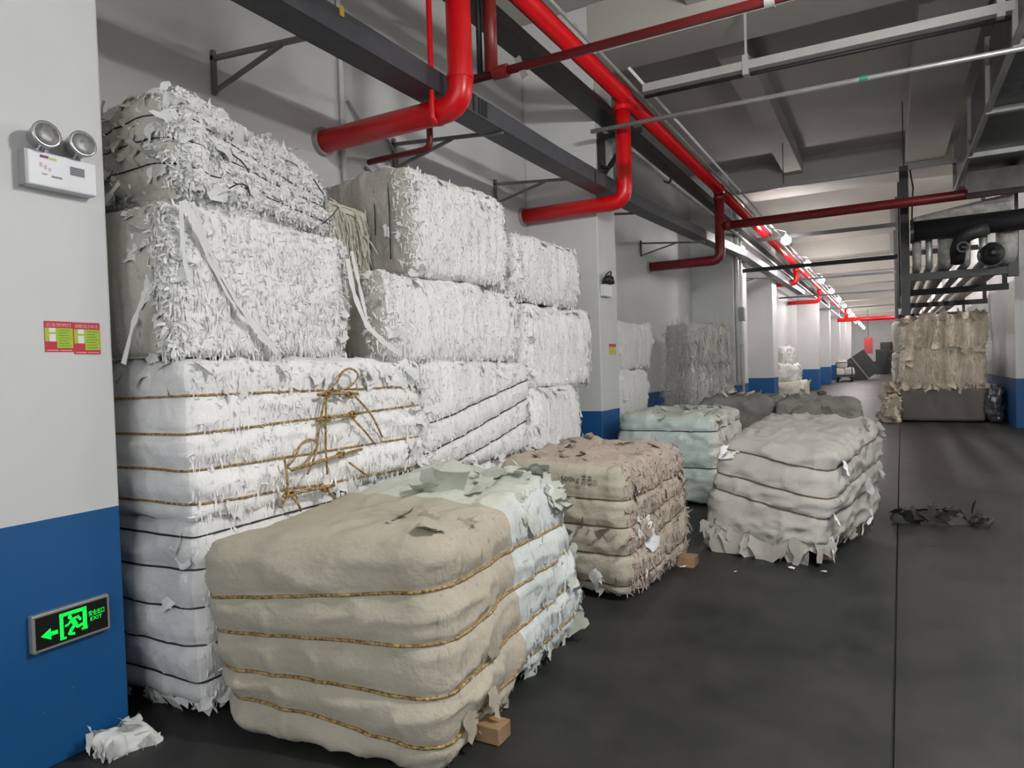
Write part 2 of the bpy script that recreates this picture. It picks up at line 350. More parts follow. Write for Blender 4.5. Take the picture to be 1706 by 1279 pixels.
# galvanised crosspipe, white rail
pipe('conduit', 'pale galvanised crosspipe with a green tape band', [[(-2.85, 7.15, 4.14), (1.05, 7.15, 4.08), (4.4, 7.15, 4.05)]], .024, 'galvanised',
     extras=[('tape_band', ringg((-.16, 7.15, 4.103), 0, .02, .028, .07), 'green_tape')], fil=.05)
rl = empty('cable_rail', (-2.3, 7.35, 4.5), 'white crossing cable rail hung under the broad beam', 'rail')
bar('rail_body', (-2.3, 7.35, 4.55), (1.0, 7.35, 4.52), .09, .085, M['rail_grey'], rl)
tube('cable', [(-2.3, 7.38, 4.475), (-.6, 7.38, 4.46), (1.15, 7.38, 4.44)], .02, M['cable_black'], rl)
for x in (-1.22, .9):
    mobj('hanger_clip', *join([boxg(x - .03, x + .03, 7.29, 7.42, 4.44, 4.64), boxg(x - .012, x + .012, 7.34, 7.36, 4.6, ZB + .02)]), M['rail_grey'], rl)
pipe('conduit', 'thin pale conduit beside the thick red main', [[(-2.42, Y0, 4.60), (-2.42, 60, 4.60)]], .018, 'galvanised')
pipe('conduit', 'second thin pale conduit close to the thick red main', [[(-2.34, 7.0, 4.66), (-2.34, 60, 4.66)]], .016, 'white_pipe')
pipe('conduit', 'fat pale conduit below the dark upper tray', [[(-2.86, 7.9, 4.30), (-2.86, 60, 4.30)]], .04, 'galvanised',
     extras=[('clamp', ringg((-2.86, y, 4.3), 1, .035, .06, .06), 'dark_steel') for y in (10.2, 14.4)])
ct = empty('cable_tray', (-2.88, 2, 4.36), 'dark upper cable tray beside the thick red main', 'tray')
for nm, g_ in (('tray_floor', boxg(-2.98 + .01, -2.74, Y0, 40, 4.40, 4.41)), ('tray_side', boxg(-2.97, -2.96, Y0, 40, 4.41, 4.50)), ('tray_side', boxg(-2.75, -2.74, Y0, 40, 4.41, 4.50))): mobj(nm, *g_, M['dark_steel'], ct)
# the lower grey tray on wall brackets
tr = empty('cable_tray', (-2.85, 2, 3.5), 'dark blue grey cable tray on wall brackets over the stacks', 'tray')
tp = [(Y0, 3.56), (6, 3.57), (8.5, 3.61), (12, 3.74), (16, 3.93), (28, 4.02)]
for nm, xa, xb, za, zb in (('tray_floor', -2.94, -2.73, -.075, -.065), ('tray_side', -2.735, -2.725, -.075, .075), ('tray_side', -2.945, -2.935, -.075, .075), ('tray_cover', -2.94, -2.73, .066, .076)):
    v = []; f = []
    for i, (y, z) in enumerate(tp):
        v += [(xa, y, z + za), (xb, y, z + za), (xb, y, z + zb), (xa, y, z + zb)]
        if i: k = 4 * i; f += [(k - 4 + q, k - 4 + (q + 1) % 4, k + (q + 1) % 4, k + q) for q in range(4)]
    f += [(0, 3, 2, 1), tuple(len(v) - 4 + q for q in range(4))]
    mobj(nm, v, f, M['tray_steel'], tr)
for y in (4.45, 4.53, 4.58, 4.63, 6.9): mobj('joint_plate', *boxg(-2.727, -2.718, y, y + .03, 3.51, 3.63), M['dark_steel'], tr)
mobj('tag', *boxg(-2.724, -2.715, 3.02, 3.05, 3.60, 3.66), M['yellow_tag'], tr)
for y, z, lab in ((3.07, 3.66, 'above the tallest stack'), (4.95, 3.60, 'just beyond the thick bright drop pipe'), (6.77, 3.64, 'over the second stack'), (8.9, 3.66, 'behind the white column'), (12.0, 3.72, 'over the old grey shred stack'), (20.0, 3.88, 'past the conduit column')):
    e = empty('tray_bracket', (XB, y, z), 'triangular grey tray bracket ' + lab, 'bracket', 'wall brackets of the grey tray')
    bar('arm', (XB, y, z), (-2.75, y, z - .11), .028, .028, M['bracket_steel'], e)
    bar('upright', (XB + .02, y, z + .05), (XB + .02, y, z - .24), .028, .028, M['bracket_steel'], e, up=(0, 1, 0))
    bar('brace', (XB + .02, y, z - .22), (-3.25, y, z - .07), .024, .024, M['bracket_steel'], e)
tube('wall_cable', [(XB + .02, 4.36, 3.8), (XB + .03, 4.5, 3.66), (XB + .03, 4.85, 3.62), (XB + .03, 4.98, 3.5), (XB + .03, 4.98, 3.2), (XB + .02, 4.8, 3.2), (XB + .02, 4.55, 3.3)], .012, M['grey_plastic'], fil=.06)
tags(bpy.data.objects['wall_cable'], 'looped grey cable on the wall below the small red offset pipe', 'cable')
tube('wall_cable', [(XB + .03, 4.28, 5.7), (XB + .03, 4.28, 3.05)], .02, M['white_pipe'])
tags(bpy.data.objects['wall_cable.001'], 'white vertical conduit on the wall behind the thick drop pipe', 'cable')

e = empty('pipe_clamp', (XF, 7.7, 4.0), 'dark steel clamp holding pipes to the second column', 'clamp')
box('back_plate', XF, XF + .03, 7.62, 7.82, 3.72, 4.32, M['dark_steel'], e); bar('arm', (XF, 7.72, 4.25), (-2.45, 7.72, 4.25), .05, .05, M['dark_steel'], e); bar('brace', (XF + .02, 7.72, 3.78), (-2.6, 7.72, 4.22), .04, .04, M['dark_steel'], e)
tube('clip', [(XF + .02, 7.68, 3.9), (XF + .14, 7.68, 3.86), (XF + .2, 7.68, 3.95)], .02, M['dark_steel'], e, 8, fil=.05)
# dark steel crossmembers and hanging rack on the right
for y, z, x0, x1, lab in ((17.3, 4.42, XB, .2, 'dark crossbar directly behind the shaded beam'), (16.4, 3.60, -2.97, .2, 'lower dark crossbar behind the dark red crosspipe'),
                          (24.5, 4.15, XB, .25, 'thin grey crossbar third down the aisle'), (30, 4.05, XB, .25, 'thin grey crossbar fourth down the aisle'), (38, 4.0, XB, .3, 'thin grey crossbar fifth down the aisle')):
    tags(bar('crossbar', (x0, y, z), (x1, y, z), .07, .085 if y < 20 else .06, M['dark_steel'] if y < 20 else M['tray_steel']), lab, 'bar', 'crossbars of the far aisle')
rackspots = [(13.2, 2.83, 1.75), (16.6, 2.84, 2.1), (21, 2.85, 2.22), (26.5, 2.85, 2.22)]
for i, (y, z, x1) in enumerate(rackspots):
    e = empty('pipe_rack', (.27, y, z), ('nearest', 'second', 'third', 'fourth')[i] + ' dark steel trapeze frame hanging below the pipes', 'rack', 'trapeze frames of the pipe rack')
    wd = .13 if i == 0 else .1
    box('post', .27 - wd / 2, .27 + wd / 2, y - wd / 2, y + wd / 2, z - (.62 if i == 0 else .05), 4.68 if i == 0 else ZC, M['dark_steel'], e)
    box('lower_bar', .27, x1, y - .06, y + .06, z - .06, z + .06, M['dark_steel'], e)
    if i == 0:
        box('upper_bar', .27, 1.72, y - .05, y + .05, 3.02 + .18, 3.27, M['dark_steel'], e)
        box('post', 1.66, 1.8, y - .07, y + .07, z - .1, 4.68, M['dark_steel'], e)
        box('upper_bar', -2.7, 1.75, y - .03, y + .03, 4.62, 4.68, M['pale_steel'], e)
        for x in (-1.6, .27, 1.6): tube('hanger_rod', [(x, y, 4.66), (x, y, ZC)], .008, M['dark_steel'], e, 6)
        tube('cable', [(.36, y - .07, 4.6), (.40, y - .08, 4.3), (.38, y - .07, 3.9), (.37, y - .07, 3.4)], .012, M['cable_black'], e)
    else: box('post', x1 - .1, x1 - .02, y - .04, y + .04, z, ZC, M['dark_steel'], e)
for x, r, mt, lab in ((.43, .065, 'grey_lagging', 'thin lagged pipe next to the rack post'), (.60, .05, 'galvanised', 'thin bare pipe second from the rack post'),
                      (.83, .115, 'grey_lagging', 'fat grey lagged pipe on the rack'), (1.1, .06, 'grey_lagging', 'medium lagged pipe right of the fat one'),
                      (1.32, .06, 'galvanised', 'slim bright pipe near the middle of the rack'), (1.62, .14, 'grey_lagging', 'widest lagged pipe nearest the right wall')):
    e = pipe('rack_pipe', lab, [[(x, 12.92, 3.55), (x, 12.92, 2.9 + r), (x, 72, 2.9 + r)]], r, mt, 'pipes lying along the rack',
             extras=[('clamp', ringg((x, y, 2.9 + r), 1, r * .95, r * 1.12, .06), 'galvanised') for y in (14.5, 17.8)])
# big black insulated pipe and its valves
bp_ = empty('insulated_pipe', (.4, 12.6, 3.5), 'fat black insulated pipe crossing in front of the rack', 'pipe')
tube('pipe_run', [(.36, 12.75, 3.52), (4.3, 12.55, 3.52)], .16, M['black_insulation'], bp_, 20)
tube('branch', [(1.35, 12.6, 3.44), (1.05, 12.6, 3.36), (.98, 12.75, 3.2), (.98, 12.95, 3.02)], .11, M['black_insulation'], bp_, 16, fil=.15)
mobj('end_flange', *ringg((.36, 12.75, 3.52), 0, .02, .19, .05), M['duct_sheet'], bp_)
vb = bp_
vb = mobj('end_cap', *lathe((1.43, 13.0, 3.07), (0, -1, 0), [(0, .17), (.12, .17), (.22, .15), (.28, .1), (.30, .03)]), M['black_insulation'], bp_, smooth=True)
mobj('flange', *ringg((1.43, 12.96, 3.07), 1, .05, .19, .04), M['dark_steel'], vb)
vh = empty('valve', (1.0, 12.5, 3.2), 'small round dark valve head under the fat pipe', 'valve')
mobj('bonnet', *lathe((1.02, 12.62, 3.16), (0, -1, 0), [(0, .06), (.08, .075), (.14, .05), (.16, .01)], 16), M['duct_sheet'], vh, smooth=True)
mobj('hand_wheel', *ringg((1.02, 12.44, 3.16), 1, .06, .085, .02), M['dark_steel'], vh)
# lagged bulge over the pipe and the sheet duct
e = empty('lagged_duct', (.4, 13.0, 3.6), 'crumpled foil lagged duct end above the fat black pipe', 'duct')
v, f = boxg(.36, 1.7, 12.7, 13.7, 3.62, 3.95); v = [list(p) for p in v]; v[4][2] = 3.74; v[7][2] = 3.74
mobj('lagging', v, f, M['grey_lagging'], e, auto=.05)
du = empty('air_duct', (2.0, 9, 4.1), 'dark sheet metal air duct with pale flanges at the ceiling', 'duct')
box('casing', 1.02, 3.4, 4.0, 13.6, 4.22, 4.95, M['duct_sheet'], du)
bar('edge_angle', (1.0, 4.0, 4.2), (1.0, 13.6, 4.2), .05, .05, M['pale_steel'], du)
for y in (5.3, 7.35, 9.2, 11.1, 13.5): box('flange', .98, 3.42, y - .035, y + .035, 4.16, 5.0, M['pale_steel'], du)
box('lower_casing', 1.05, 2.6, 11.9, 12.3, 3.86, 4.16, M['duct_sheet'], du)

# ------------------------------------------------------------------ lamps
def lamp(x, y, z, L, label, group, s, along='x'):
    e = empty('tube_lamp', (x, y, z), label, 'lamp', group)
    hx, hy = (L / 2, .02) if along == 'x' else (.02, L / 2)
    box('batten', x - hx, x + hx, y - hy, y + hy, z, z + .04, M['white_plastic'], e, .004)
    d = np.array((1, 0, 0) if along == 'x' else (0, 1, 0), float) * (L / 2 - .04)
    emit('tube_glow_%d' % len(M), (1, .985, .965), s)
    tube('tube', [np.array((x, y, z - .035)) - d, np.array((x, y, z - .035)) + d], .02, list(M.values())[-1], e, 10)
    for sx in (-.6, .6): tube('hanger', [(x + sx * hx, y + (0 if along == 'x' else sx * hy), z + .06), (x + sx * hx, y + (0 if along == 'x' else sx * hy), ZC)], .006, M['dark_steel'], e, 6)
    return e
lamp(.9, 2.85, 3.80, 1.3, 'hanging tube lamp over the near aisle', 'tube lamps over the near aisle', LAMP_NEAR)
lamp(.9, -3.5, 3.80, 1.3, 'unseen tube lamp added as fill behind the viewer', 'tube lamps over the near aisle', LAMP_NEAR * .2)  # added fill for the bale ends that face the camera
lamp(3.95, 8.6, 4.1, 1.0, 'unseen tube lamp added as side fill past the air duct', 'tube lamps over the near aisle', LAMP_NEAR * .75)  # added out of frame to brighten the stacks further along the aisle
lamp(3.95, 12.6, 3.9, 1.0, 'unseen tube lamp added beside the shading stub to light the tan pile', 'tube lamps over the near aisle', LAMP_NEAR * .5)  # added out of frame to brighten the tan pile and the floor before it
for i, y in enumerate(np.arange(16.75, 76, 4.7)):
    e = empty('ceiling_lamp', (-2.0, y, 4.2), 'small bright lamp %s along the red main of the far aisle' % ('first second third fourth fifth sixth seventh eighth ninth tenth eleventh twelfth thirteenth'.split()[i]), 'lamp', 'small lamps of the far aisle')
    mobj('housing', *lathe((-2.0, y, 4.39), (0, 0.001, -1), [(0, .03), (.03, .05), (.07, .06)], 16), M['white_plastic'], e, smooth=True)
    if 'far_glow' not in M: emit('far_glow', (1, .93, .93), LAMP_FAR)
    mobj('globe', *lathe((-2.0, y, 4.33), (0, 0.001, -1), [(0, .06), (.03, .095), (.08, .11), (.13, .095), (.17, .05), (.18, .01)], 16), M['far_glow'], e, smooth=True)
    tube('arm', [(-2.0, y, 4.38), (-2.0, y, 4.46), (-2.42, y, 4.60)], .014, M['galvanised'], e, 8, fil=.05)
emit('rack_fill_glow', (1, .95, .92), LAMP_FAR * 2.4)
for i, y in enumerate([16.8] + [22.45 + 5.5 * k for k in range(9)]):  # row added out of sight behind the beams to brighten the tan pile
    e = empty('ceiling_lamp', (1.1, y, 5.35), 'added fill lamp %s in the unseen row above the pipe rack' % ('first second third fourth fifth sixth seventh eighth ninth tenth'.split()[i]), 'lamp', 'added fill lamps above the pipe rack')
    mobj('housing', *lathe((1.1, y, 5.56), (0, 0.001, -1), [(0, .03), (.03, .05), (.07, .06)], 16), M['white_plastic'], e, smooth=True)
    mobj('globe', *lathe((1.1, y, 5.50), (0, 0.001, -1), [(0, .06), (.03, .095), (.08, .11), (.13, .095), (.17, .05), (.18, .01)], 16), M['rack_fill_glow'], e, smooth=True)
    tube('stem', [(1.1, y, 5.55), (1.1, y, ZC)], .01, M['white_pipe'], e, 8)

# ------------------------------------------------------------------ things on the near column
def textmesh(s, size):
    c = bpy.data.curves.new('t', 'FONT'); c.body = s; c.size = size; c.resolution_u = 2
    o = bpy.data.objects.new('t', c); COL.objects.link(o); dg = bpy.context.evaluated_depsgraph_get()
    me = bpy.data.meshes.new_from_object(o.evaluated_get(dg)); v = np.array([tuple(p.co) for p in me.vertices]); f = [tuple(p.vertices) for p in me.polygons]
    bpy.data.objects.remove(o); bpy.data.curves.remove(c); bpy.data.meshes.remove(me)
    return v, f
def wall_text(name, s, y0, y1, z0, z1, x, mat, parent, slant=0):
    """writing on a face that looks towards +X; reading direction is +Y"""
    v, f = textmesh(s, 1.0)
    if not len(v): return
    mn = v.min(0); mx = v.max(0); u = (v[:, 0] - mn[0]) / (mx[0] - mn[0]); t = (v[:, 1] - mn[1]) / (mx[1] - mn[1])
    return mobj(name, np.stack([np.full(len(v), x), y0 + u * (y1 - y0), z0 + t * (z1 - z0) + slant * u], 1), f, mat, parent)
def quad(y0, y1, z0, z1, x): return [(x, y0, z0), (x, y1, z0), (x, y1, z1), (x, y0, z1)], [(0, 1, 2, 3)]
def rbox(name, y0, y1, z0, z1, x0, x1, mat, parent, bev=None): return box(name, x0, x1, y0, y1, z0, z1, mat, parent, bev)

sg = empty('exit_sign', (XF, 1.54, .49), 'green lit running man exit sign with black face on blue column', 'sign')
rbox('housing', 1.385, 1.688, .487, .636, XF, XF + .028, M['alu'], sg, .003)
X_ = XF + .0285
mobj('face', *boxg(XF + .02, X_, 1.397, 1.678, .498, .625), M['sign_black'], sg)
X_ += .001
def stroke(pts, w_):
    P = np.array(pts, float); gs = []
    for a, b in zip(P, P[1:]):
        d = b - a; L = np.linalg.norm(d); d /= L; n = np.array([-d[1], d[0]]) * w_ / 2; a2 = a - d * w_ * .3; b2 = b + d * w_ * .3
        gs.append(([(X_, *(a2 - n)), (X_, *(b2 - n)), (X_, *(b2 + n)), (X_, *(a2 + n))], [(0, 1, 2, 3)]))
    return join(gs)
mobj('arrow', *join([([(X_, 1.415, .548), (X_, 1.452, .525), (X_, 1.452, .571)], [(0, 1, 2)]), quad(1.448, 1.478, .540, .556, X_)]), M['sign_green'], sg)
mobj('door_outline', *join([quad(1.486, 1.500, .510, .612, X_), quad(1.486, 1.590, .600, .614, X_), quad(1.576, 1.592, .528, .614, X_), quad(1.486, 1.510, .508, .516, X_), quad(1.570, 1.594, .522, .530, X_)]), M['sign_green'], sg)
hd = [(X_, 1.526 + .0085 * math.cos(k / 12 * 2 * math.pi), .590 + .0085 * math.sin(k / 12 * 2 * math.pi)) for k in range(12)]
mobj('running_figure', *join([(hd, [tuple(range(12))]), stroke([(1.534, .576), (1.546, .556)], .018), stroke([(1.534, .578), (1.518, .562), (1.508, .560)], .008), stroke([(1.540, .580), (1.558, .582), (1.566, .568)], .009),
     stroke([(1.545, .555), (1.530, .538), (1.522, .524)], .012), stroke([(1.522, .523), (1.540, .518)], .010), stroke([(1.547, .553), (1.554, .542), (1.572, .546)], .011)]), M['sign_green'], sg)
wall_text('lettering', '安全出口', 1.600, 1.664, .567, .590, X_, M['sign_green'], sg)
wall_text('lettering', 'EXIT', 1.606, 1.654, .547, .562, X_, M['sign_green'], sg)

em = empty('emergency_light', (XF, 1.56, 2.33), 'white twin head emergency lamp box high on the near column', 'lamp')
rbox('housing', 1.435, 1.700, 2.325, 2.462, XF, XF + .06, M['white_plastic'], em, .006)
rbox('side_band', 1.428, 1.436, 2.325, 2.462, XF, XF + .055, M['grey_plastic'], em)
for y in (1.492, 1.630):
    h_ = mobj('lamp_head', *lathe((XF + .035, y, 2.515), (.93, -.02, .10), [(-.02, .03), (0, .045), (.05, .05), (.056, .053), (.066, .053), (.066, .046)]), M['lamp_silver'], em, smooth=True)
    mobj('lens', *lathe((XF + .035, y, 2.515), (.93, -.02, .10), [(.0665, .0455), (.0685, .043), (.070, .02), (.0705, .004)]), M['lens'], h_, smooth=True)
    mobj('neck', *lathe((XF + .035, y, 2.455), (0, .001, 1), [(0, .022), (.012, .018), (.03, .016)], 14), M['lamp_silver'], h_, smooth=True)
xx = XF + .0608
for nm, a, mt in (('print_mark', (1.480, 1.512, 2.437, 2.448), 'print_purple'), ('print_mark', (1.514, 1.542, 2.434, 2.445), 'print_yellow'), ('rating_plate', (1.592, 1.650, 2.392, 2.428), 'print_grey')): mobj(nm, *quad(*a, xx), M[mt], em)
mobj('print_mark', *join([quad(1.478 + .016 * k, 1.488 + .016 * k, 2.40 - .006 * k, 2.418 - .008 * k, xx) for k in range(3)]), M['print_rose'], em)
mobj('print_mark', *join([quad(1.485, 1.505, 2.372, 2.377, xx), quad(1.52, 1.56, 2.366, 2.374, xx)]), M['print_grey'], em)
mobj('print_mark', *join([quad(1.594, 1.648, 2.398 + .008 * k, 2.400 + .008 * k, xx + .0004) for k in range(4)]), M['ink'], em)

def sticker(y0, y1, z0, z1, title, label, lift):
    x = XF + .0015 + lift
    s = empty('notice_sticker', (XF, (y0 + y1) / 2, z0), label, 'sticker', 'notice stickers')
    w_ = y1 - y0; h_ = z1 - z0
    mobj('sheet', *boxg(XF + .0002, x, y0, y1, z0, z1), M['sticker_red'], s)
    mobj('panel', *quad(y0 + .42 * w_, y1 - .02 * w_, z0 + .13 * h_, z1 - .22 * h_, x + .0004), M['sticker_green'], s)
    mobj('panel', *quad(y0 + .02 * w_, y0 + .42 * w_, z0 + .34 * h_, z1 - .22 * h_, x + .0003), M['sticker_green'], s)
    for a, b in ((.34, .58), (.64, .78)): mobj('picture_box', *quad(y0 + .16 * w_, y0 + .38 * w_, z0 + a * h_, z0 + b * h_, x + .0008), M['sticker_white'], s)
    wall_text('title', title, y0 + .06 * w_, y1 - .06 * w_, z1 - .18 * h_, z1 - .06 * h_, x + .0006, M['print_pink'], s)
    mobj('text_lines', *join([quad(y0 + .48 * w_, y1 - .10 * w_ - .05 * w_ * (k % 3), z0 + (.19 + .085 * k) * h_, z0 + (.215 + .085 * k) * h_, x + .0008) for k in range(7)]), M['print_green'], s)
    mobj('text_lines', *join([quad(y0 + .06 * w_, y0 + .46 * w_, z0 + .04 * h_, z0 + .065 * h_, x + .0006), quad(y0 + .52 * w_, y1 - .06 * w_, z0 + .04 * h_, z0 + .065 * h_, x + .0006)]), M['print_pink'], s)
sticker(1.495, 1.607, 1.673, 1.798, '应急照明灯', 'red and green emergency lamp notice sticker, outer one on near column', 0)
sticker(1.607, 1.716, 1.664, 1.797, '疏散指示标志', 'red and green notice sticker overlapping its neighbour on near column', .0006)
e2 = empty('emergency_light', (XF, 7.72, 2.36), 'small white emergency lamp on the second column', 'lamp')
rbox('housing', 7.60, 7.84, 2.36, 2.50, XF, XF + .06, M['white_plastic'], e2, .006)
for y in (7.66, 7.78): mobj('lamp_head', *lathe((XF + .04, y, 2.55), (.8, .4, .2), [(-.02, .03), (0, .045), (.06, .05), (.062, .01)], 14), M['dark_steel'], e2, smooth=True)
tube('cable', [(XF + .03, 7.6, 2.5), (XF + .06, 7.62, 2.60), (XF + .05, 7.78, 2.66), (XF + .03, 7.9, 2.68), (XF + .03, 7.88, 2.6)], .01, M['cable_black'], e2, 6, fil=.05)
s = empty('notice_sticker', (XF, 7.95, 1.67), 'small red and yellow sticker on the second column', 'sticker', 'notice stickers')
mobj('sheet', *boxg(XF, XF + .002, 7.83, 8.07, 1.67, 1.80), M['print_yellow'], s); mobj('header', *quad(7.83, 8.07, 1.765, 1.80, XF + .0025), M['sticker_red'], s)
e = empty('conduit_riser', (XF + .03, 15.85, .3), 'white conduit and switch box on the shaded column corner', 'conduit')
tube('pipe_run', [(XF + .05, 15.75, 1.0), (XF + .05, 15.75, 5.1)], .05, M['white_pipe'], e); tube('pipe_run', [(XF + .04, 16.3, .2), (XF + .04, 16.3, 5.1)], .035, M['white_pipe'], e)
rbox('switch_box', 15.66, 15.86, 2.42, 2.72, XF + .09, XF + .2, M['grey_plastic'], e, .01); rbox('switch_box', 15.7, 15.86, 1.9, 2.1, XF + .09, XF + .16, M['white_plastic'], e, .01)

# ------------------------------------------------------------------ bales
class Bale:
    def __init__(s, name, label, group, bot, top, seed, r=.05, low=.025, ridge_x=.006, ridge_y=.004, crump=.006, crease=0, bulge=.02, cinch=.02, topn=.012, cell=.025, ropes=(), cat='bale'):
        s.bot = np.array(bot, float); s.top = np.array(top, float); s.seed = seed
        s.c = np.concatenate([s.bot, s.top])
        dx = np.linalg.norm(s.bot[1] - s.bot[0]); dy = np.linalg.norm(s.bot[2] - s.bot[1]); dz = (s.top[:, 2] - s.bot[:, 2]).mean()
        s.half = np.array([dx, dy, dz]) / 2; s.r = min(r, dz * .3); s.p = dict(low=low, rx=ridge_x, ry=ridge_y, cr=crump, cs=crease, b=bulge, ci=cinch, tn=topn); s.cell = cell
        s.ropes = [np.array(q, float) for q in ropes]          # four corner heights 0..1, anticlockwise from the near left corner
        base = s.bot.mean(0); base[2] = s.bot[:, 2].min()
        s.e = empty(name, tuple(base), label, cat, group)
    def ropez(s, q, u):
        a = (u[:, 0] + 1) / 2; b = (u[:, 1] + 1) / 2
        return (q[0] * (1 - a) * (1 - b) + q[1] * a * (1 - b) + q[2] * a * b + q[3] * (1 - a) * b) * 2 - 1
    def S(s, u, extra=0, ret_n=False):
        u = np.asarray(u, float); h = s.half; P = s.p
        q = u * h; c = np.clip(q, -h + s.r, h - s.r); d = q - c; n = d / (np.linalg.norm(d, axis=1)[:, None] + 1e-9)
        p = c + n * s.r
        nx2, ny2, nz2 = n[:, 0] ** 2, n[:, 1] ** 2, n[:, 2] ** 2; side = nx2 + ny2
        w = p + s.seed * 3.7
        disp = P['low'] * fbm(w * 2.0, s.seed, 2) + P['cr'] * fbm(w * 11, s.seed + 5, 3)
        rxn = vnoise(np.stack([w[:, 0] * 3, w[:, 1] * 38, w[:, 2] * 3.0], 1), s.seed + 9) + .6 * vnoise(np.stack([w[:, 0] * 3, w[:, 1] * 90, w[:, 2] * 6], 1), s.seed + 10)
        ryn = vnoise(np.stack([w[:, 0] * 38, w[:, 1] * 3, w[:, 2] * 3.0], 1), s.seed + 11) + .6 * vnoise(np.stack([w[:, 0] * 90, w[:, 1] * 3, w[:, 2] * 6], 1), s.seed + 12)
        rxn = rxn + 1.3 * vnoise(np.stack([w[:, 0] * 2, w[:, 1] * 15, w[:, 2] * 1.6], 1), s.seed + 13); ryn = ryn + 1.3 * vnoise(np.stack([w[:, 0] * 15, w[:, 1] * 2, w[:, 2] * 1.6], 1), s.seed + 14)
        disp += P['rx'] * nx2 * rxn + P['ry'] * ny2 * ryn
        if P['cs']:
            k1 = 1 - np.abs(fbm(np.stack([w[:, 0] * 3, w[:, 1] * 3, w[:, 2] * 8], 1), s.seed + 20, 2)); k2 = 1 - np.abs(fbm(w * 5.5, s.seed + 23, 2))
            disp += P['cs'] * (np.clip(k1, 0, 1) ** 6 + .7 * np.clip(k2, 0, 1) ** 8 - .4)
        disp += P['tn'] * nz2 * (fbm(w * 5, s.seed + 31, 3) + .5 * fbm(w * 18, s.seed + 33, 2))
        dmin = np.full(len(u), 9.0)
        for k in s.ropes: dmin = np.minimum(dmin, np.abs(u[:, 2] - s.ropez(k, u)) * h[2])
        if s.ropes: disp += side * (P['b'] * (1 - np.exp(-(dmin / .055) ** 2)) - P['ci'] * np.exp(-(dmin / .02) ** 2))
        belly = side * .03 * (1 - u[:, 2] ** 2) * (1 if s.p['b'] else 0)
        p = p + n * (disp + belly + extra)[:, None]
        t = (p / h + 1) / 2; x, y, z = t[:, :1], t[:, 1:2], t[:, 2:]
        C = s.c
        out = ((C[0] * (1 - x) * (1 - y) + C[1] * x * (1 - y) + C[2] * x * y + C[3] * (1 - x) * y) * (1 - z) + (C[4] * (1 - x) * (1 - y) + C[5] * x * (1 - y) + C[6] * x * y + C[7] * (1 - x) * y) * z)
        return (out, n) if ret_n else out
    def body(s, mat, name='body', ylo=-1, yhi=1, mats=None):
        n = np.maximum(2, np.round(2 * s.half / s.cell).astype(int)); ny0 = int(round((ylo + 1) / 2 * n[1])); ny1 = int(round((yhi + 1) / 2 * n[1]))
        lat = []; 
        def face(ax, val, a, b, ra, rb, flip):
            A, B = np.meshgrid(np.arange(*ra), np.arange(*rb), indexing='ij'); q = np.zeros((A.size, 4, 3), int)
            for k, (da, db) in enumerate(((0, 0), (1, 0), (1, 1), (0, 1))): q[:, k, a] = A.ravel() + da; q[:, k, b] = B.ravel() + db; q[:, k, ax] = val
            lat.append(q[:, ::-1] if flip else q)
        X, Y, Z = (0, n[0]), (ny0, ny1), (0, n[2])
        face(0, 0, 1, 2, Y, Z, True); face(0, n[0], 1, 2, Y, Z, False)
        if ylo <= -1: face(1, 0, 0, 2, X, Z, False)
        if yhi >= 1: face(1, n[1], 0, 2, X, Z, True)
        face(2, 0, 0, 1, X, Y, True); face(2, n[2], 0, 1, X, Y, False)
        Q = np.concatenate(lat); key, inv = np.unique(Q.reshape(-1, 3), axis=0, return_inverse=True); F = inv.reshape(-1, 4)
        v = s.S(key / n * 2.0 - 1)
        o = mobj(name, v, F, M[mat], s.e, smooth=True)
        if mats:                                                  # other paper stock on some faces: list of (axis, sign, material)
            cen = (Q.mean(1) / n * 2 - 1); idx = np.zeros(len(F), int)
            jit = .05 * vnoise(Q.mean(1) * .35, s.seed + 50)
            for k, (ax, sg_, m_) in enumerate(mats):
                o.data.materials.append(M[m_]); hh = cen[:, ax] * sg_ > .97 + .2 * np.minimum(jit, 0); idx[hh] = k + 1
            o.data.polygons.foreach_set('material_index', idx.tolist())
        return o
    def rope(s, q, r=.006, mat='gold_rope', name='rope', sides=(0, 1, 2, 3), span=None, sag=0):
        q = np.array(q, float); us = []; m = 60
        cs = [(-1, -1), (1, -1), (1, 1), (-1, 1)]
        for k in sides:
            a = np.array(cs[k]); b = np.array(cs[(k + 1) % 4])
            for t in np.linspace(0, 1, m, endpoint=False): us.append((*(a + (b - a) * t), 0))
        closed = len(sides) == 4
        u = np.array(us, float)
        if span: u = u[int(span[0] * len(u)):int(span[1] * len(u))]; closed = False
        u[:, 2] = s.ropez(q, u) + sag * vnoise(u * 1.5, s.seed + 77)
        p = s.S(u, extra=r * .6)
        ps = p.copy()
        for _ in range(2): 
            if closed: ps = (np.roll(ps, 1, 0) + ps * 2 + np.roll(ps, -1, 0)) / 4
            else: ps[1:-1] = (ps[:-2] + 2 * ps[1:-1] + ps[2:]) / 4
        return mobj(name, *tubeg(ps, r, 6, closed), M[mat], s.e, smooth=True)
    def pts(s, face, n, rng, lo=(-1, -1), hi=(1, 1)):
        ax, sg_ = face; o = [k for k in range(3) if k != ax]; u = np.zeros((n, 3)); u[:, ax] = sg_
        u[:, o[0]] = rng.uniform(lo[0], hi[0], n); u[:, o[1]] = rng.uniform(lo[1], hi[1], n); return u
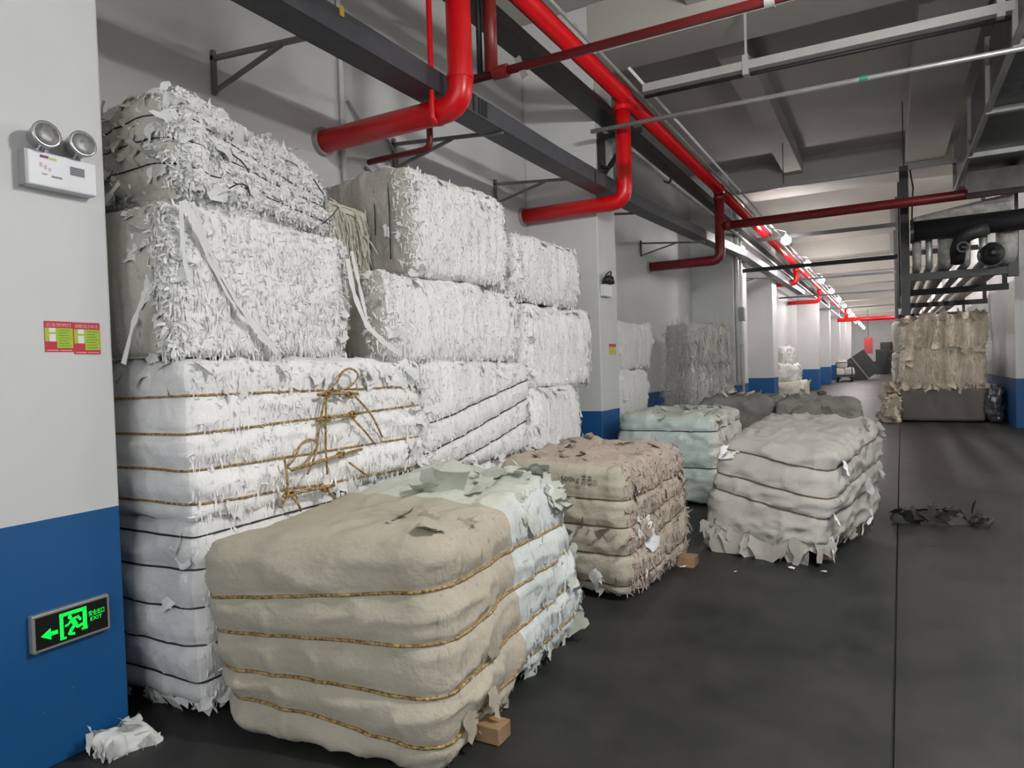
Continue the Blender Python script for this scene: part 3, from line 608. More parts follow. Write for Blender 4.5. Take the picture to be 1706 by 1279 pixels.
    def shreds(s, spec, mat, L=(.012, .04), W=(.004, .012), vertical=.6, name='paper_shreds', out=.5, up=.12):
        """loose torn slivers that nobody could count; spec: list of (axis, sign, count)"""
        rng = np.random.default_rng(s.seed + 100); V = []; F = []
        for ax, sg_, cnt, *lim in spec:
            u = s.pts((ax, sg_), cnt, rng, *lim); P, n = s.S(u, -.004, True)
            cnt = len(u); down = np.array([0, 0, -1.0]); rd = rng.normal(size=(cnt, 3)); rd /= np.linalg.norm(rd, axis=1)[:, None]
            ver = (rng.random(cnt) < vertical)[:, None]; ud = np.where(rng.random(cnt) < 1 - up, 1, -1)[:, None]
            d = np.where(ver, down * ud + .22 * rd + n * .16 * out, (rd - n * (rd * n).sum(1)[:, None]) + n * out * .5 + down * .3); d /= np.linalg.norm(d, axis=1)[:, None]
            w_ = np.cross(d, n + .6 * rng.normal(size=(cnt, 3))); w_ /= np.linalg.norm(w_, axis=1)[:, None] + 1e-9
            ln = rng.uniform(*L, cnt)[:, None]; wd = rng.uniform(*W, cnt)[:, None] / 2
            c1 = P; c2 = P + d * ln * .5 + n * ln * .08; c3 = P + d * ln + n * ln * rng.uniform(-.12, .12, (cnt, 1)) + down * ln * .1
            b0 = len(V) and sum(len(a) for a in V) or 0
            arr = np.stack([c1 - w_ * wd, c1 + w_ * wd, c2 - w_ * wd, c2 + w_ * wd, c3 - w_ * wd * .5, c3 + w_ * wd * .5], 1).reshape(-1, 3)
            V.append(arr); k = b0 + np.arange(cnt)[:, None] * 6
            F.append(np.concatenate([k + np.array([[0, 1, 3, 2]]), k + np.array([[2, 3, 5, 4]])]))
        o = mobj(name, np.concatenate(V), np.concatenate(F), M[mat], s.e, smooth=True); o['kind'] = 'stuff'; return o
    def edges(s, mat, n=300, L=(.010, .045), fm='white_sheet', nf=8):
        s.shreds([(1, -1, n, (.80, -1), (1, 1)), (0, 1, n, (-1, -1), (-.88, 1)), (0, 1, n // 2, (.90, -1), (1, 1)), (0, 1, n // 2, (-1, .86), (1, 1)), (2, 1, n // 3, (.8, -1), (1, 1))], mat, L=L, W=(.005, .016), vertical=.55, name='edge_shreds', out=.55, up=.05)
        s.flaps([(1, -1, nf, (.65, -1), (1, 1), .7), (0, 1, nf, (-1, -1), (-.9, 1), .7)], fm, (.03, .08), seed=9)
    def flaps(s, spec, mat, size=(.06, .16), name='paper_flap', seed=0):
        """spec: list of (axis, sign, count, lo, hi, hang): torn sheets sticking out of the bale, each an object"""
        rng = np.random.default_rng(s.seed + 200 + seed)
        for ax, sg_, cnt, lo, hi, hang in spec:
            u = s.pts((ax, sg_), cnt, rng, lo, hi); P, n = s.S(u, -.006, True)
            for p_, n_ in zip(P, n):
                me = FLAPS[rng.integers(len(FLAPS))][mat]; o = bpy.data.objects.new(name, me); COL.objects.link(o); o.parent = s.e
                r_ = rng.normal(size=3); r_ -= n_ * np.dot(r_, n_); r_ /= np.linalg.norm(r_) + 1e-9
                z = np.array([0, 0, -max(hang, 0)]) * 1.0; z -= n_ * np.dot(z, n_); z = z + r_ * (.75 if hang < .75 else .4) + n_ * (rng.uniform(.05, .42) if hang > -.35 else rng.uniform(.4, .9)); z /= np.linalg.norm(z)
                x = np.cross(np.cross(n_, z) + rng.normal(size=3) * .25, z); x /= np.linalg.norm(x); y = np.cross(z, x)
                k = rng.uniform(*size)
                o.matrix_local = Matrix([[y[i] * k, z[i] * k, x[i] * k, p_[i] - ORG[s.e][i]] for i in range(3)] + [[0, 0, 0, 1]])
class FlapSet(dict):
    def __init__(s, k): s.k = k
    def __missing__(s, mat):
        rng = np.random.default_rng(900 + s.k); a = np.linspace(0, 1, 6); out = []
        wob = rng.uniform(.55, 1.15, 6); wl = rng.uniform(.35, .6, 6); wr = rng.uniform(.35, .6, 6)
        for i, t in enumerate(a):
            for j in range(5):
                x = -wl[i] + (wl[i] + wr[i]) * j / 4; y = t * (wob[j] if t > .3 else 1)
                out.append((x, y, .16 * t * t * rng.uniform(.3, 1) * (1 if s.k % 2 else -1) + .025 * rng.normal() + .10 * math.sin(4 * x + s.k)))
        me = bpy.data.meshes.new('flap_sheet'); me.from_pydata(out, [], [(i * 5 + j, i * 5 + j + 1, i * 5 + j + 6, i * 5 + j + 5) for i in range(5) for j in range(4)]); me.update()
        me.polygons.foreach_set('use_smooth', [True] * len(me.polygons)); me.materials.append(M[mat]); s[mat] = me; return me
FLAPS = [FlapSet(k) for k in range(8)]
def BX(x0, x1, y0, y1, z0, z1, seed, j=.02):
    r = np.random.default_rng(seed); q = [(x0, y0), (x1, y0), (x1, y1), (x0, y1)]
    b = [(x + r.uniform(-j, j), y + r.uniform(-j, j), z0) for x, y in q]; t = [(x + r.uniform(-j, j), y + r.uniform(-j, j), z1 + r.uniform(-j, j) * .5) for x, y in q]
    return b, t
def ribbon(name, pts, wd, mat, parent, nrm=(1, 0, 0), wave=.004):
    P = np.array(fillet(pts, .05, 4)); T = np.gradient(P, axis=0); T /= np.linalg.norm(T, axis=1)[:, None] + 1e-9
    Sd = np.cross(T, np.array(nrm, float)); Sd /= np.linalg.norm(Sd, axis=1)[:, None]; k = np.arange(len(P)); off = np.array(nrm)[None] * (wave * np.sin(k * 1.7))[:, None]
    v = np.concatenate([P - Sd * wd / 2 + off, P + Sd * wd / 2 - off]); n = len(P)
    return mobj(name, v, [(i, i + 1, n + i + 1, n + i) for i in range(n - 1)], M[mat], parent, smooth=True)
SHRED = dict(ridge_x=.010, ridge_y=.006, crump=.010, low=.05, bulge=.006, cinch=.012, r=.05, topn=.03)
WRAP = dict(ridge_x=.001, ridge_y=.001, crump=.004, low=.03, crease=.018, bulge=.012, cinch=.012, r=.08, topn=.015)

# --- stack A, beside the near column
GA = 'bales of the tallest stack'
b = Bale('paper_bale', 'white wrapped paper bale at the foot of the tallest stack', GA, *BX(-3.8, -2.68, 1.92, 3.45, .05, .90, 1), 1, cell=.02, **{**WRAP, 'ridge_x': .008},
         ropes=[[h_] * 4 for h_ in (.16, .36, .56, .76, .93)])
A1 = b; b.body('white_wrap', mats=[(0, 1, 'white_shred')])
for h_ in (.16, .36, .56, .76, .93): b.rope([h_, h_, h_ + .02, h_], .005, 'wire', 'wire')
b.shreds([(0, 1, 1500)], 'white_shred'); b.flaps([(1, -1, 16, (-.6, -1), (1, -.9), 1.2), (0, 1, 14, (-1, -1), (0, -.8), 1.0), (1, -1, 4, (.3, .2), (1, .9), 1.0)], 'white_sheet', (.05, .12))
rz = [(.75, .78, .74, .75), (.54, .55, .58, .54), (.325, .33, .305, .33), (.13, .125, .04, .13)]
b = Bale('paper_bale', 'white paper bale tied with knotted gold ropes in the tallest stack', GA, *BX(-3.8, -2.68, 1.93, 3.58, .90, 1.63, 2), 2, cell=.018, **{**WRAP, 'ridge_x': .006, 'crump': .008, 'bulge': .008, 'cinch': .008, 'low': .022}, ropes=rz)
A2 = b; b.body('white_wrap', mats=[(0, 1, 'white_shred')])
for q in rz: b.rope(q, .0065)
b.shreds([(0, 1, 2600), (2, 1, 600)], 'white_shred', L=(.015, .05)); b.flaps([(0, 1, 26, (-1, .6), (1, 1), 1.0), (0, 1, 18, (.7, -1), (1, 1), .6), (1, -1, 8, (-.2, .6), (1, 1), .9), (0, 1, 16, (-1, -1), (1, -.75), .9)], 'white_sheet', (.04, .11))
xk = -2.61
def tail(pts, r=.006, name='rope_tail'): return tube(name, [(xk + .012 * math.sin(i * 1.9), y, z) for i, (y, z) in enumerate(pts)], r, M['gold_rope'], A2.e, 7, fil=.06)
tail([(2.666, 1.446), (2.744, 1.491), (2.816, 1.561), (2.889, 1.579), (2.935, 1.535), (2.873, 1.469), (2.719, 1.453)], name='rope_loop')
tail([(2.683, 1.445), (2.66, 1.335), (2.669, 1.174), (2.673, 1.014)]); tail([(2.904, 1.418), (3.023, 1.307), (3.132, 1.164)]); tail([(2.674, 1.446), (2.65, 1.393), (2.636, 1.305), (2.614, 1.212), (2.572, 1.123), (2.526, 1.036)])
tail([(2.85, 1.32), (2.977, 1.201), (3.056, 1.137)]); tail([(2.39, 1.093), (2.43, 1.126), (2.498, 1.2), (2.564, 1.218), (2.6, 1.188), (2.581, 1.147), (2.508, 1.085), (2.42, 1.076), (2.39, 1.093)], name='rope_loop')
tail([(2.38, 1.133), (2.386, 1.028), (2.39, 0.952), (2.353, 0.899)]); tail([(2.413, 0.948), (2.446, 0.903), (2.48, 0.859)]); tail([(2.66, 0.935), (2.711, 0.885), (2.727, 0.849)]); tail([(2.836, 1.055), (2.954, 0.971)])
for (ya, za), (yb, zb) in (((2.62, 1.441), (2.93, 1.43)), ((2.60, 1.305), (2.93, 1.318)), ((2.42, 1.075), (2.95, 1.115)), ((2.36, .955), (2.72, .948))): tail([(ya, za), ((ya + yb) / 2, (za + zb) / 2 + .006), (yb, zb)], .009, 'doubled_rope')
for y, z in ((2.856, 1.43), (2.874, 1.319), (2.769, 1.107), (2.648, .944), (2.40, .962), (2.683, 1.439), (2.676, 1.311)):
    an = np.linspace(0, 4 * math.pi, 40); tube('knot', np.stack([xk + .012 * np.sin(1.5 * an) + .004, y + .017 * np.cos(an) * (1 + .3 * np.sin(an * .75)), z + .013 * np.sin(an)], 1), .007, M['gold_rope'], A2.e, 7)
b = Bale('paper_bale', 'white shredded bale with hanging strips, third up the tallest stack', GA, *BX(-3.75, -2.76, 1.90, 3.02, 1.64, 2.34, 3), 3, cell=.018, **SHRED)
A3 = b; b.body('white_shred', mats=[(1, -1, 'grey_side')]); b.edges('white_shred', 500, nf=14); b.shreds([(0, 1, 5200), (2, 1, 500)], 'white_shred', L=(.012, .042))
b.flaps([(1, -1, 16, (.5, -1), (1, 1), .8), (0, 1, 12, (.85, -1), (1, 1), .9)], 'white_sheet', (.03, .09))
for k, p in enumerate([[(1.95, 2.33), (2.0, 2.24), (2.08, 2.09), (2.19, 1.91), (2.32, 1.77), (2.45, 1.66)], [(1.99, 2.33), (2.04, 2.2), (2.12, 2.05), (2.22, 1.88), (2.31, 1.78)], [(1.93, 2.32), (1.945, 2.08), (1.97, 1.97)]]):
    ribbon('paper_strip', [(-2.70 + .012 * math.sin(j * 2 + k), y, z) for j, (y, z) in enumerate(p)], (.034, .02, .018)[k], 'white_sheet', b.e)
ribbon('paper_strip', [(-2.80, 1.83, 1.95), (-2.86, 1.80, 1.80), (-2.93, 1.79, 1.62)], .03, 'white_sheet', b.e, (0, -1, 0))
ribbon('paper_strip', [(-2.69, 2.97, 2.2), (-2.66, 2.98, 2.0), (-2.62, 3.03, 1.82), (-2.60, 3.16, 1.72), (-2.60, 3.32, 1.65)], .035, 'white_sheet', b.e)
ribbon('paper_strip', [(-2.70, 3.02, 2.25), (-2.66, 3.03, 2.05), (-2.63, 3.05, 1.85)], .025, 'white_sheet', b.e)
wz = [(.72, .70, .45, .6), (.52, .5, .36, .5), (.28, .30, .18, .3), (.06, .08, -.02, .1)]
b = Bale('paper_bale', 'crumpled white bale with loose black wires on top of the tallest stack', GA, [(-3.75, 1.86, 2.36), (-2.72, 1.97, 2.34), (-2.72, 2.98, 2.30), (-3.75, 3.0, 2.36)],
         [(-3.7, 1.90, 2.80), (-2.80, 2.0, 2.92), (-2.84, 2.86, 2.76), (-3.7, 2.8, 2.8)], 4, cell=.018, **{**SHRED, 'crump': .022, 'low': .06, 'r': .12, 'topn': .05, 'ridge_x': .006}, ropes=wz)
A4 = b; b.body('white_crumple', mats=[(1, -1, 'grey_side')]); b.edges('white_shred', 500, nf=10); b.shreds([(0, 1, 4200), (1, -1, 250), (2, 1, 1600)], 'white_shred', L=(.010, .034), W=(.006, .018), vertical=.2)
for q in wz[:3]: b.rope(q, .0035, 'wire', 'wire', sag=.06)
b.flaps([(1, -1, 34, (-.6, -1), (1, 1), .5), (2, 1, 26, (-.5, -1), (1, 1), -.2), (0, 1, 24, (-1, -1), (1, 1), .4)], 'white_sheet', (.03, .10))
b.flaps([(1, -1, 14, (-.4, -1), (1, 1), .6)], 'cream_strip', (.03, .10), seed=3)
for k, (p, q) in enumerate((((-3.05, 1.80, 2.62), (-3.12, 1.80, 2.44)), ((-2.95, 1.82, 2.42), (-3.10, 1.80, 2.30)), ((-3.0, 1.80, 2.78), (-3.04, 1.8, 2.66)))): ribbon('paper_strip', [p, ((p[0] + q[0]) / 2, p[1] - .01, (p[2] + q[2]) / 2), q], .028, 'cream_strip', b.e, (0, -1, 0))
for p in ([(-2.66, 2.16, 2.42), (-2.64, 2.2, 2.45), (-2.64, 2.25, 2.45), (-2.66, 2.28, 2.41)], [(-2.67, 2.76, 2.36), (-2.64, 2.80, 2.40), (-2.63, 2.85, 2.46)], [(-2.70, 2.22, 2.60), (-2.66, 2.25, 2.56), (-2.66, 2.28, 2.52)], [(-2.70, 2.74, 2.60), (-2.67, 2.75, 2.55), (-2.68, 2.79, 2.53)]):
    tube('loose_wire', p, .0035, M['wire'], b.e, 6, fil=.03)

# --- wedge bale and stack B
b = Bale('paper_bale', 'cream strip bale wedged between the two big stacks', 'bales of the second stack', *BX(-3.8, -2.98, 3.06, 3.50, 1.66, 2.62, 5), 5, cell=.03, **SHRED)
b.body('cream_strip'); b.shreds([(0, 1, 1500), (1, -1, 300), (2, 1, 300)], 'cream_strip', L=(.05, .16), W=(.006, .014), vertical=.95, up=0)
GB = 'bales of the second stack'
def shred_bale(label, group, bx, seed, cell=.025, mats=None, n=2500, mat='white_shred', ropes=(), L=(.012, .038), flaps=10, nl=400, wr=.0035, name='paper_bale', extra=None, fm='white_sheet'):
    b = Bale(name, label, group, *(BX(*bx, seed) if len(bx) == 6 else bx), seed, cell=cell, **{**SHRED, **(extra or {})}, ropes=ropes)
    b.body(mat, mats=mats)
    spec = [(0, 1, n)] + ([(1, -1, nl)] if nl > 400 else []) + [(2, 1, n // 6)]
    b.shreds(spec, mat, L=L)
    for q in ropes: b.rope(q, wr, 'wire', 'wire')
    if flaps: b.edges(mat, 260 if cell < .035 else 120, fm=fm)
    if flaps: b.flaps([(0, 1, flaps, (-1, .8), (1, 1), .9), (0, 1, flaps, (.85, -1), (1, 1), .6), (0, 1, flaps // 2, (-1, -1), (1, -.85), .9)], fm, (.03, .08))
    return b
shred_bale('white bale hidden low in the second stack behind the beige tied bale', GB, (-3.8, -2.72, 3.66, 5.1, .05, .84), 6, .05, n=300, flaps=0)
shred_bale('white bale with slanting black wires low in the second stack', GB, (-3.8, -2.68, 3.66, 5.12, .85, 1.6), 7, .02, n=2600, ropes=[(.5, .46, .78, .8), (.25, .20, .58, .5), (.05, -.02, .34, .3)], wr=.006)
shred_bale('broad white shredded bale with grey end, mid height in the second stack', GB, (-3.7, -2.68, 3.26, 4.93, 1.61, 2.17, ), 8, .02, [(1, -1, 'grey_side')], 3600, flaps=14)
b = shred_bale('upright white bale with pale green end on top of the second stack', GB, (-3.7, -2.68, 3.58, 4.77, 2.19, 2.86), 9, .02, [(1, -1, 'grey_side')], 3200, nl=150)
b.rope((0, .0, .0, .0), .004, 'wire', 'baling_wire', span=(.04, .23)) if False else None
for x, z0, z1 in ((-2.95, 2.45, 2.80), (-2.83, 2.28, 2.78)): tube('wire', [(x, 3.535, z1), (x + .015, 3.52, (z0 + z1) / 2), (x, 3.535, z0)], .004, M['wire'], b.e, 6)
GC = 'bales of the third stack'
shred_bale('white bale hidden at the foot of the third stack', GC, (-3.8, -2.7, 5.16, 6.4, .05, .72), 10, .05, n=300, flaps=0)
shred_bale('white shredded bale just above the pinkish beige bale', GC, (-3.8, -2.68, 5.16, 6.2, .73, 1.35), 11, .03, n=1800)
shred_bale('widest white shredded bale in the third stack', GC, (-3.8, -2.68, 5.14, 6.5, 1.36, 2.09), 12, .03, n=2200)
shred_bale('white shredded bale on top of the third stack beside the column', GC, (-3.8, -2.68, 4.96, 6.18, 2.11, 2.68), 13, .03, n=2200)
GD = 'bales in the bay past the second column'
shred_bale('pale bale at the foot of the stack behind the second column', GD, (-3.75, -3.05, 8.38, 9.3, .05, .8), 14, .05, n=300, flaps=0)
shred_bale('pale lower bale peeping out behind the second column', GD, (-3.75, -3.05, 8.38, 9.5, .81, 1.46), 15, .04, n=900, flaps=6, nl=0)
shred_bale('pale upper bale peeping out behind the second column', GD, (-3.75, -3.05, 8.38, 9.75, 1.47, 2.13), 16, .04, n=900, flaps=6, nl=0)
GE = 'old grey shred bales'
def rotbox(near, left, right, z0, z1):
    n_, l_, r_ = (np.array(p, float) for p in (near, left, right)); f_ = l_ + r_ - n_
    return [(*l_, z0), (*n_, z0), (*r_, z0), (*f_, z0)], [(*l_, z1), (*n_, z1), (*r_, z1), (*f_, z1)]
for z0, z1, lab, sd in ((.05, .79, 'grey white shred bale at the foot of the old shred stack', 17), (.8, 1.5, 'middle grey white bale of the old shred stack', 18), (1.51, 2.2, 'top grey white bale of the old shred stack with stringy edges', 19)):
    shred_bale(lab, GE, rotbox((-2.86, 11.4), (-3.42, 11.75), (-2.42, 12.5), z0, z1), sd, .03, None, 1500, 'old_shred', L=(.05, .2), flaps=8, nl=1300, extra=dict(ridge_x=.03, ridge_y=.03, low=.05))

# --- bales on the floor
rz = [(.72, .755, .70, .68), (.55, .535, .52, .49), (.37, .31, .31, .30), (.235, .10, .10, .12)]
b = Bale('paper_bale', 'big beige wrapped bale with gold ropes and a greenish white far half', 'bales standing on the floor',
         [(-2.47, 1.93, .01), (-1.51, 2.05, .0), (-1.62, 3.72, .05), (-2.58, 3.75, .06)], [(-2.68, 1.93, .82), (-1.58, 2.22, .90), (-1.74, 3.62, .90), (-2.56, 3.66, .98)], 31, cell=.016,
         **{**WRAP, 'ridge_x': .006, 'crease': .020, 'crump': .002, 'r': .11, 'low': .025, 'bulge': .016}, ropes=rz)
F1 = b; b.body('beige_wrap', 'beige_half', yhi=-.08, mats=[(0, 1, 'beige_sheet')]); b.body('green_white', 'greenish_half', ylo=-.08, mats=[(0, 1, 'green_white_sheet')])
for q in rz: b.rope(q, .0075)
b.flaps([(0, 1, 7, (-.9, -1), (-.1, 1), .9), (0, 1, 10, (-.9, -1), (-.1, -.85), .9), (2, 1, 7, (.2, -.9), (1, -.2), -.1)], 'beige_sheet', (.04, .12))
b.flaps([(0, 1, 14, (-.05, -1), (1, -.8), .9), (0, 1, 16, (.7, -1), (1, 1), .5), (0, 1, 10, (0, .6), (1, 1), .4), (2, 1, 12, (.3, -.1), (1, 1), -.1)], 'green_white', (.05, .14))
b.shreds([(0, 1, 600, (0, -1), (1, 1))], 'green_white_sheet', L=(.02, .06), vertical=.9)
b.flaps([(2, 1, 5, (-.3, 0), (.6, .8), 0)], 'green_white', (.15, .26), seed=5)
box('pallet_block', -1.58, -1.42, 2.36, 2.46, 0, .07, M['wood'], None, .004); tags(bpy.data.objects['pallet_block'], 'brown wooden block under the corner of the big beige bale', 'block')
box('pallet_block', -2.3, -2.1, 2.3, 2.5, 0, .055, M['wood'], None, .004); tags(bpy.data.objects['pallet_block.001'], 'wooden block hidden under the big beige bale', 'block')
for p, w_ in (((-1.75, 3.4), 'aisle'), ((-2.4, 3.4), 'wall')): tags(box('pallet_block', p[0] - .06, p[0] + .06, p[1] - .06, p[1] + .06, 0, .055, M['wood']), 'wooden block hidden under the far %s corner of the big beige bale' % w_, 'block')
rz = [(.72, .74, .75, .72), (.52, .53, .60, .53), (.32, .31, .44, .33), (.08, .07, .14, .1)]
b = Bale('paper_bale', 'pinkish beige tied bale with handwritten weight on its end', 'bales standing on the floor',
         [(-2.5, 4.2, .06), (-1.5, 4.16, .05), (-1.42, 5.42, .06), (-2.45, 5.5, .06)], [(-2.46, 4.25, .90), (-1.54, 4.24, .87), (-1.52, 5.5, .88), (-2.45, 5.5, .92)], 32, cell=.018,
         **{**WRAP, 'ridge_x': .010, 'crump': .009, 'crease': .014, 'topn': .03, 'r': .06, 'bulge': .010, 'cinch': .010}, ropes=rz)
F3 = b; b.body('pink_beige', mats=[(1, -1, 'beige_wrap')])
for q in rz: b.rope(q, .006, 'dark_rope')
b.shreds([(0, 1, 2600), (2, 1, 500)], 'pink_beige', L=(.02, .06)); b.flaps([(0, 1, 20, (-1, -1), (1, -.8), .9), (0, 1, 18, (.7, -1), (1, 1), .5), (1, -1, 16, (.0, -1), (1, .2), .7), (2, 1, 24, (-.9, -1), (1, 1), -.2), (0, 1, 14, (-1, -.8), (.7, 1), .7)], 'pink_beige', (.03, .10))
b.flaps([(0, 1, 8, (-.9, -1), (-.4, .8), .9), (1, -1, 5, (.2, -.9), (.9, -.2), .7)], 'white_wrap', (.06, .13), seed=2)
# handwriting laid on the end of that bale
me = [o for o in b.e.children if o.name.startswith('body')][0].data
org = ORG[b.e]; vs = [Vector(np.array(q.co) + org) for q in me.vertices]; bvh = BVHTree.FromPolygons(vs, [tuple(p.vertices) for p in me.polygons])
for txt, x0, x1, z0, z1 in (('500kg', -1.965, -1.835, .755, .80), ('苏击', -1.815, -1.745, .745, .815), ('①', -1.742, -1.705, .745, .782), ('一四', -1.90, -1.83, .72, .738)):
    v, f = textmesh(txt, 1.0)
    if not len(v): continue
    mn, mx = v.min(0), v.max(0); out = []
    for p in v:
        x = x0 + (p[0] - mn[0]) / (mx[0] - mn[0]) * (x1 - x0); z = z0 + (p[1] - mn[1]) / (mx[1] - mn[1]) * (z1 - z0); hit = bvh.ray_cast(Vector((x, 3.6, z)), Vector((0, 1, 0)))
        out.append((x, (hit[0].y if hit[0] else 4.2) - .006, z))
    mobj('handwriting', out, f, M['ink'], b.e)
tags(box('pallet_block', -1.44, -1.30, 5.08, 5.22, 0, .075, M['wood'], None, .004), 'brown block at the far corner of the pinkish bale', 'block')
for p, w_ in (((-2.2, 4.5), 'near wall'), ((-1.7, 4.5), 'near aisle'), ((-2.2, 5.2), 'far wall')): tags(box('pallet_block', p[0] - .06, p[0] + .06, p[1] - .06, p[1] + .06, 0, .055, M['wood']), 'wooden block hidden under the %s corner of the pinkish bale' % w_, 'block')
rz = [(.90, .78, .86, .9), (.66, .52, .62, .66), (.50, .33, .42, .5)]
b = Bale('paper_bale', 'white sheet bale with dark ropes and splayed bottom sheets in the aisle', 'bales standing on the floor',
         [(-1.36, 5.66, .10), (-.46, 5.42, .10), (-.08, 6.85, .10), (-1.0, 7.15, .10)], [(-1.24, 5.84, .90), (-.36, 5.62, .86), (-.12, 6.95, .98), (-1.02, 7.15, 1.0)], 33, cell=.02,
         **{**WRAP, 'crease': .03, 'r': .11, 'low': .05, 'bulge': .010, 'cinch': .012}, ropes=rz)
F4 = b; b.body('cream_sheet')
for q in rz: b.rope(q, .007, 'dark_rope')
b.flaps([(0, 1, 12, (-1, -.95), (1, -.6), 1.2), (0, 1, 5, (-1, -.4), (1, .9), .9), (1, -1, 3, (-1, .6), (-.7, 1), .3), (2, 1, 3, (-.9, -.9), (1, 1), 0)], 'white_sheet', (.07, .16))
b.flaps([(1, -1, 14, (-1, -.9), (1, -.55), 1.3)], 'cream_sheet', (.16, .28), seed=4)
for p, w_ in (((-1.0, 5.9), 'near wall'), ((-.45, 5.75), 'near aisle'), ((-.3, 6.6), 'far aisle')): tags(box('pallet_block', p[0] - .06, p[0] + .06, p[1] - .06, p[1] + .06, 0, .10, M['wood']), 'wooden block hidden under the %s corner of the white sheet bale' % w_, 'block')
rz = [(.80, .82, .86, .8), (.4, .4, .4, .4)]
b = Bale('paper_bale', 'aqua plastic wrapped bale at the foot of the second column', 'bales standing on the floor', *BX(-2.66, -1.62, 7.30, 8.55, .04, .98, 34, .03), 34, cell=.025, **{**WRAP, 'crease': .03, 'ridge_x': .012}, ropes=rz)
b.body('aqua_wrap', mats=[(0, 1, 'old_shred'), (2, 1, 'green_white')])
for q in rz: b.rope(q, .006, 'wire', 'wire')
b.flaps([(2, 1, 26, (-1, -1), (1, 1), -.1), (0, 1, 10, (-1, 0), (1, 1), .6)], 'green_white', (.05, .14))
b = Bale('covered_bale', 'bale under a rumpled dark grey sheet behind the white sheet bale', 'grey covered bales', *BX(-1.25, -.32, 9.0, 10.4, .04, 1.02, 35, .03), 35, cell=.03, **{**WRAP, 'crease': .03, 'topn': .04})
b.body('grey_cover'); b.flaps([(2, 1, 4, (-1, -1), (1, 1), 0), (1, -1, 6, (-1, .5), (1, 1), .6)], 'grey_cover', (.1, .2))
b = Bale('covered_bale', 'grey covered bale nearer the wall with green scraps on top', 'grey covered bales', *BX(-2.25, -1.3, 9.3, 10.6, .04, 1.04, 36, .03), 36, cell=.03, **{**WRAP, 'crease': .03, 'topn': .05})
b.body('grey_cover'); b.flaps([(2, 1, 4, (-1, -1), (1, 1), 0)], 'grey_cover', (.1, .2)); b.flaps([(2, 1, 9, (-.8, -.8), (.4, 1), -.9)], 'cream_strip', (.06, .13), seed=7)
# rag heap on the aisle floor
rt = Bale('tarpaulin', 'dark crumpled tarpaulin lying on the aisle floor', None, [(0.0, 7.2, .0), (.70, 7.28, 0), (.68, 7.62, 0), (.02, 7.66, 0)], [(.02, 7.3, .06), (.62, 7.36, .03), (.58, 7.6, .09), (.05, 7.6, .07)], 41, cell=.02, r=.03, low=.07, ridge_x=0, ridge_y=0, crump=.03, crease=.03, bulge=0, cinch=0, topn=.05, cat='tarpaulin')
rt.body('tarp'); rt.flaps([(0, 1, 5, (-1, -1), (1, .5), .2), (1, -1, 6, (-1, -1), (1, .5), .3), (2, 1, 6, (-1, -1), (1, 1), -.2)], 'tarp', (.1, .22))
tube('rope_end', [(.62, 7.3, .03), (.74, 7.35, .07), (.80, 7.42, .04), (.73, 7.24, .02)], .022, M['tarp'], rt.e, 8, fil=.06)
# crumpled wad by the column
wd_ = Bale('paper_wad', 'crumpled white paper scraps on the floor by the blue column base', None, [(-2.93, 1.56, 0), (-2.80, 1.60, 0), (-2.76, 1.76, 0), (-2.92, 1.76, 0)], [(-2.92, 1.58, .09), (-2.82, 1.62, .07), (-2.80, 1.74, .06), (-2.9, 1.74, .09)], 42, cell=.01, r=.03, low=.03, crump=.03, crease=.02, bulge=0, cinch=0, topn=.02, cat='scrap')
wd_.body('white_sheet'); wd_.flaps([(1, -1, 5, (-1, -1), (1, .5), .3), (0, 1, 6, (-1, -1), (1, .5), .3), (2, 1, 4, (-1, -1), (1, 1), 0)], 'white_sheet', (.05, .1))
for k, (x, y) in enumerate(((-1.37, 5.0), (-.62, 5.28), (-.42, 5.30), (-1.0, 5.05), (-1.62, 2.36))):
    me = FLAPS[k][('white_sheet')]; o = bpy.data.objects.new('paper_scrap', me); COL.objects.link(o); o.location = (x, y, .025 if k < 4 else .05); sc_ = (.05, .04, .04, .025, .13)[k]; o.scale = (sc_, sc_, sc_ * .6); o.rotation_euler = (.1, .05, k * 1.3)
    tags(o, ['small scrap on the floor near the pinkish bale corner', 'scrap on the floor before the middle of the white sheet bale', 'scrap on the floor by the aisle corner of the white sheet bale', 'tiniest scrap alone on the open dark floor'][k] if k < 4 else 'white folded scrap tucked by the wooden block of the beige bale', 'scrap', 'scraps on the floor')

# --- the tan pile by the right wall
GG = 'bales of the tan pile'
b = Bale('cardboard_box', 'flat dark brown cardboard box under the tan bales', None, *BX(.24, 1.86, 18.2, 19.6, .03, .76, 51, .01), 51, cell=.06, r=.02, low=.01, ridge_x=0, ridge_y=0, crump=.002, bulge=0, cinch=0, topn=.01, cat='box')
b.body('cardboard_dark')
b.flaps([(2, 1, 26, (-1, -1), (1, -.2), -.4)], 'kraft_shred', (.1, .25)); b.flaps([(0, -1, 30, (-1, -1), (0, 1), .4)], 'kraft_shred', (.12, .35), seed=2)
b = shred_bale('tan bale in the middle of the tan pile', GG, (.28, 1.84, 18.25, 19.6, .82, 1.66), 52, .04, None, 500, 'kraft_shred', L=(.06, .18), flaps=8, nl=1500, extra=dict(ridge_y=.03, low=.07), fm='kraft_shred')
b.flaps([(1, -1, 30, (-1, -1), (1, -.8), .8), (1, -1, 12, (-1, -1), (-.8, 1), .8)], 'kraft_shred', (.1, .25), seed=3)
b = shred_bale('ragged tan bale on top of the tan pile', GG, (.34, 1.88, 18.2, 19.6, 1.70, 2.44), 53, .04, [(1, 1, 'kraft_shred')], 500, 'kraft_shred', L=(.06, .2), flaps=8, nl=1500, extra=dict(ridge_y=.04, low=.09), fm='kraft_shred')
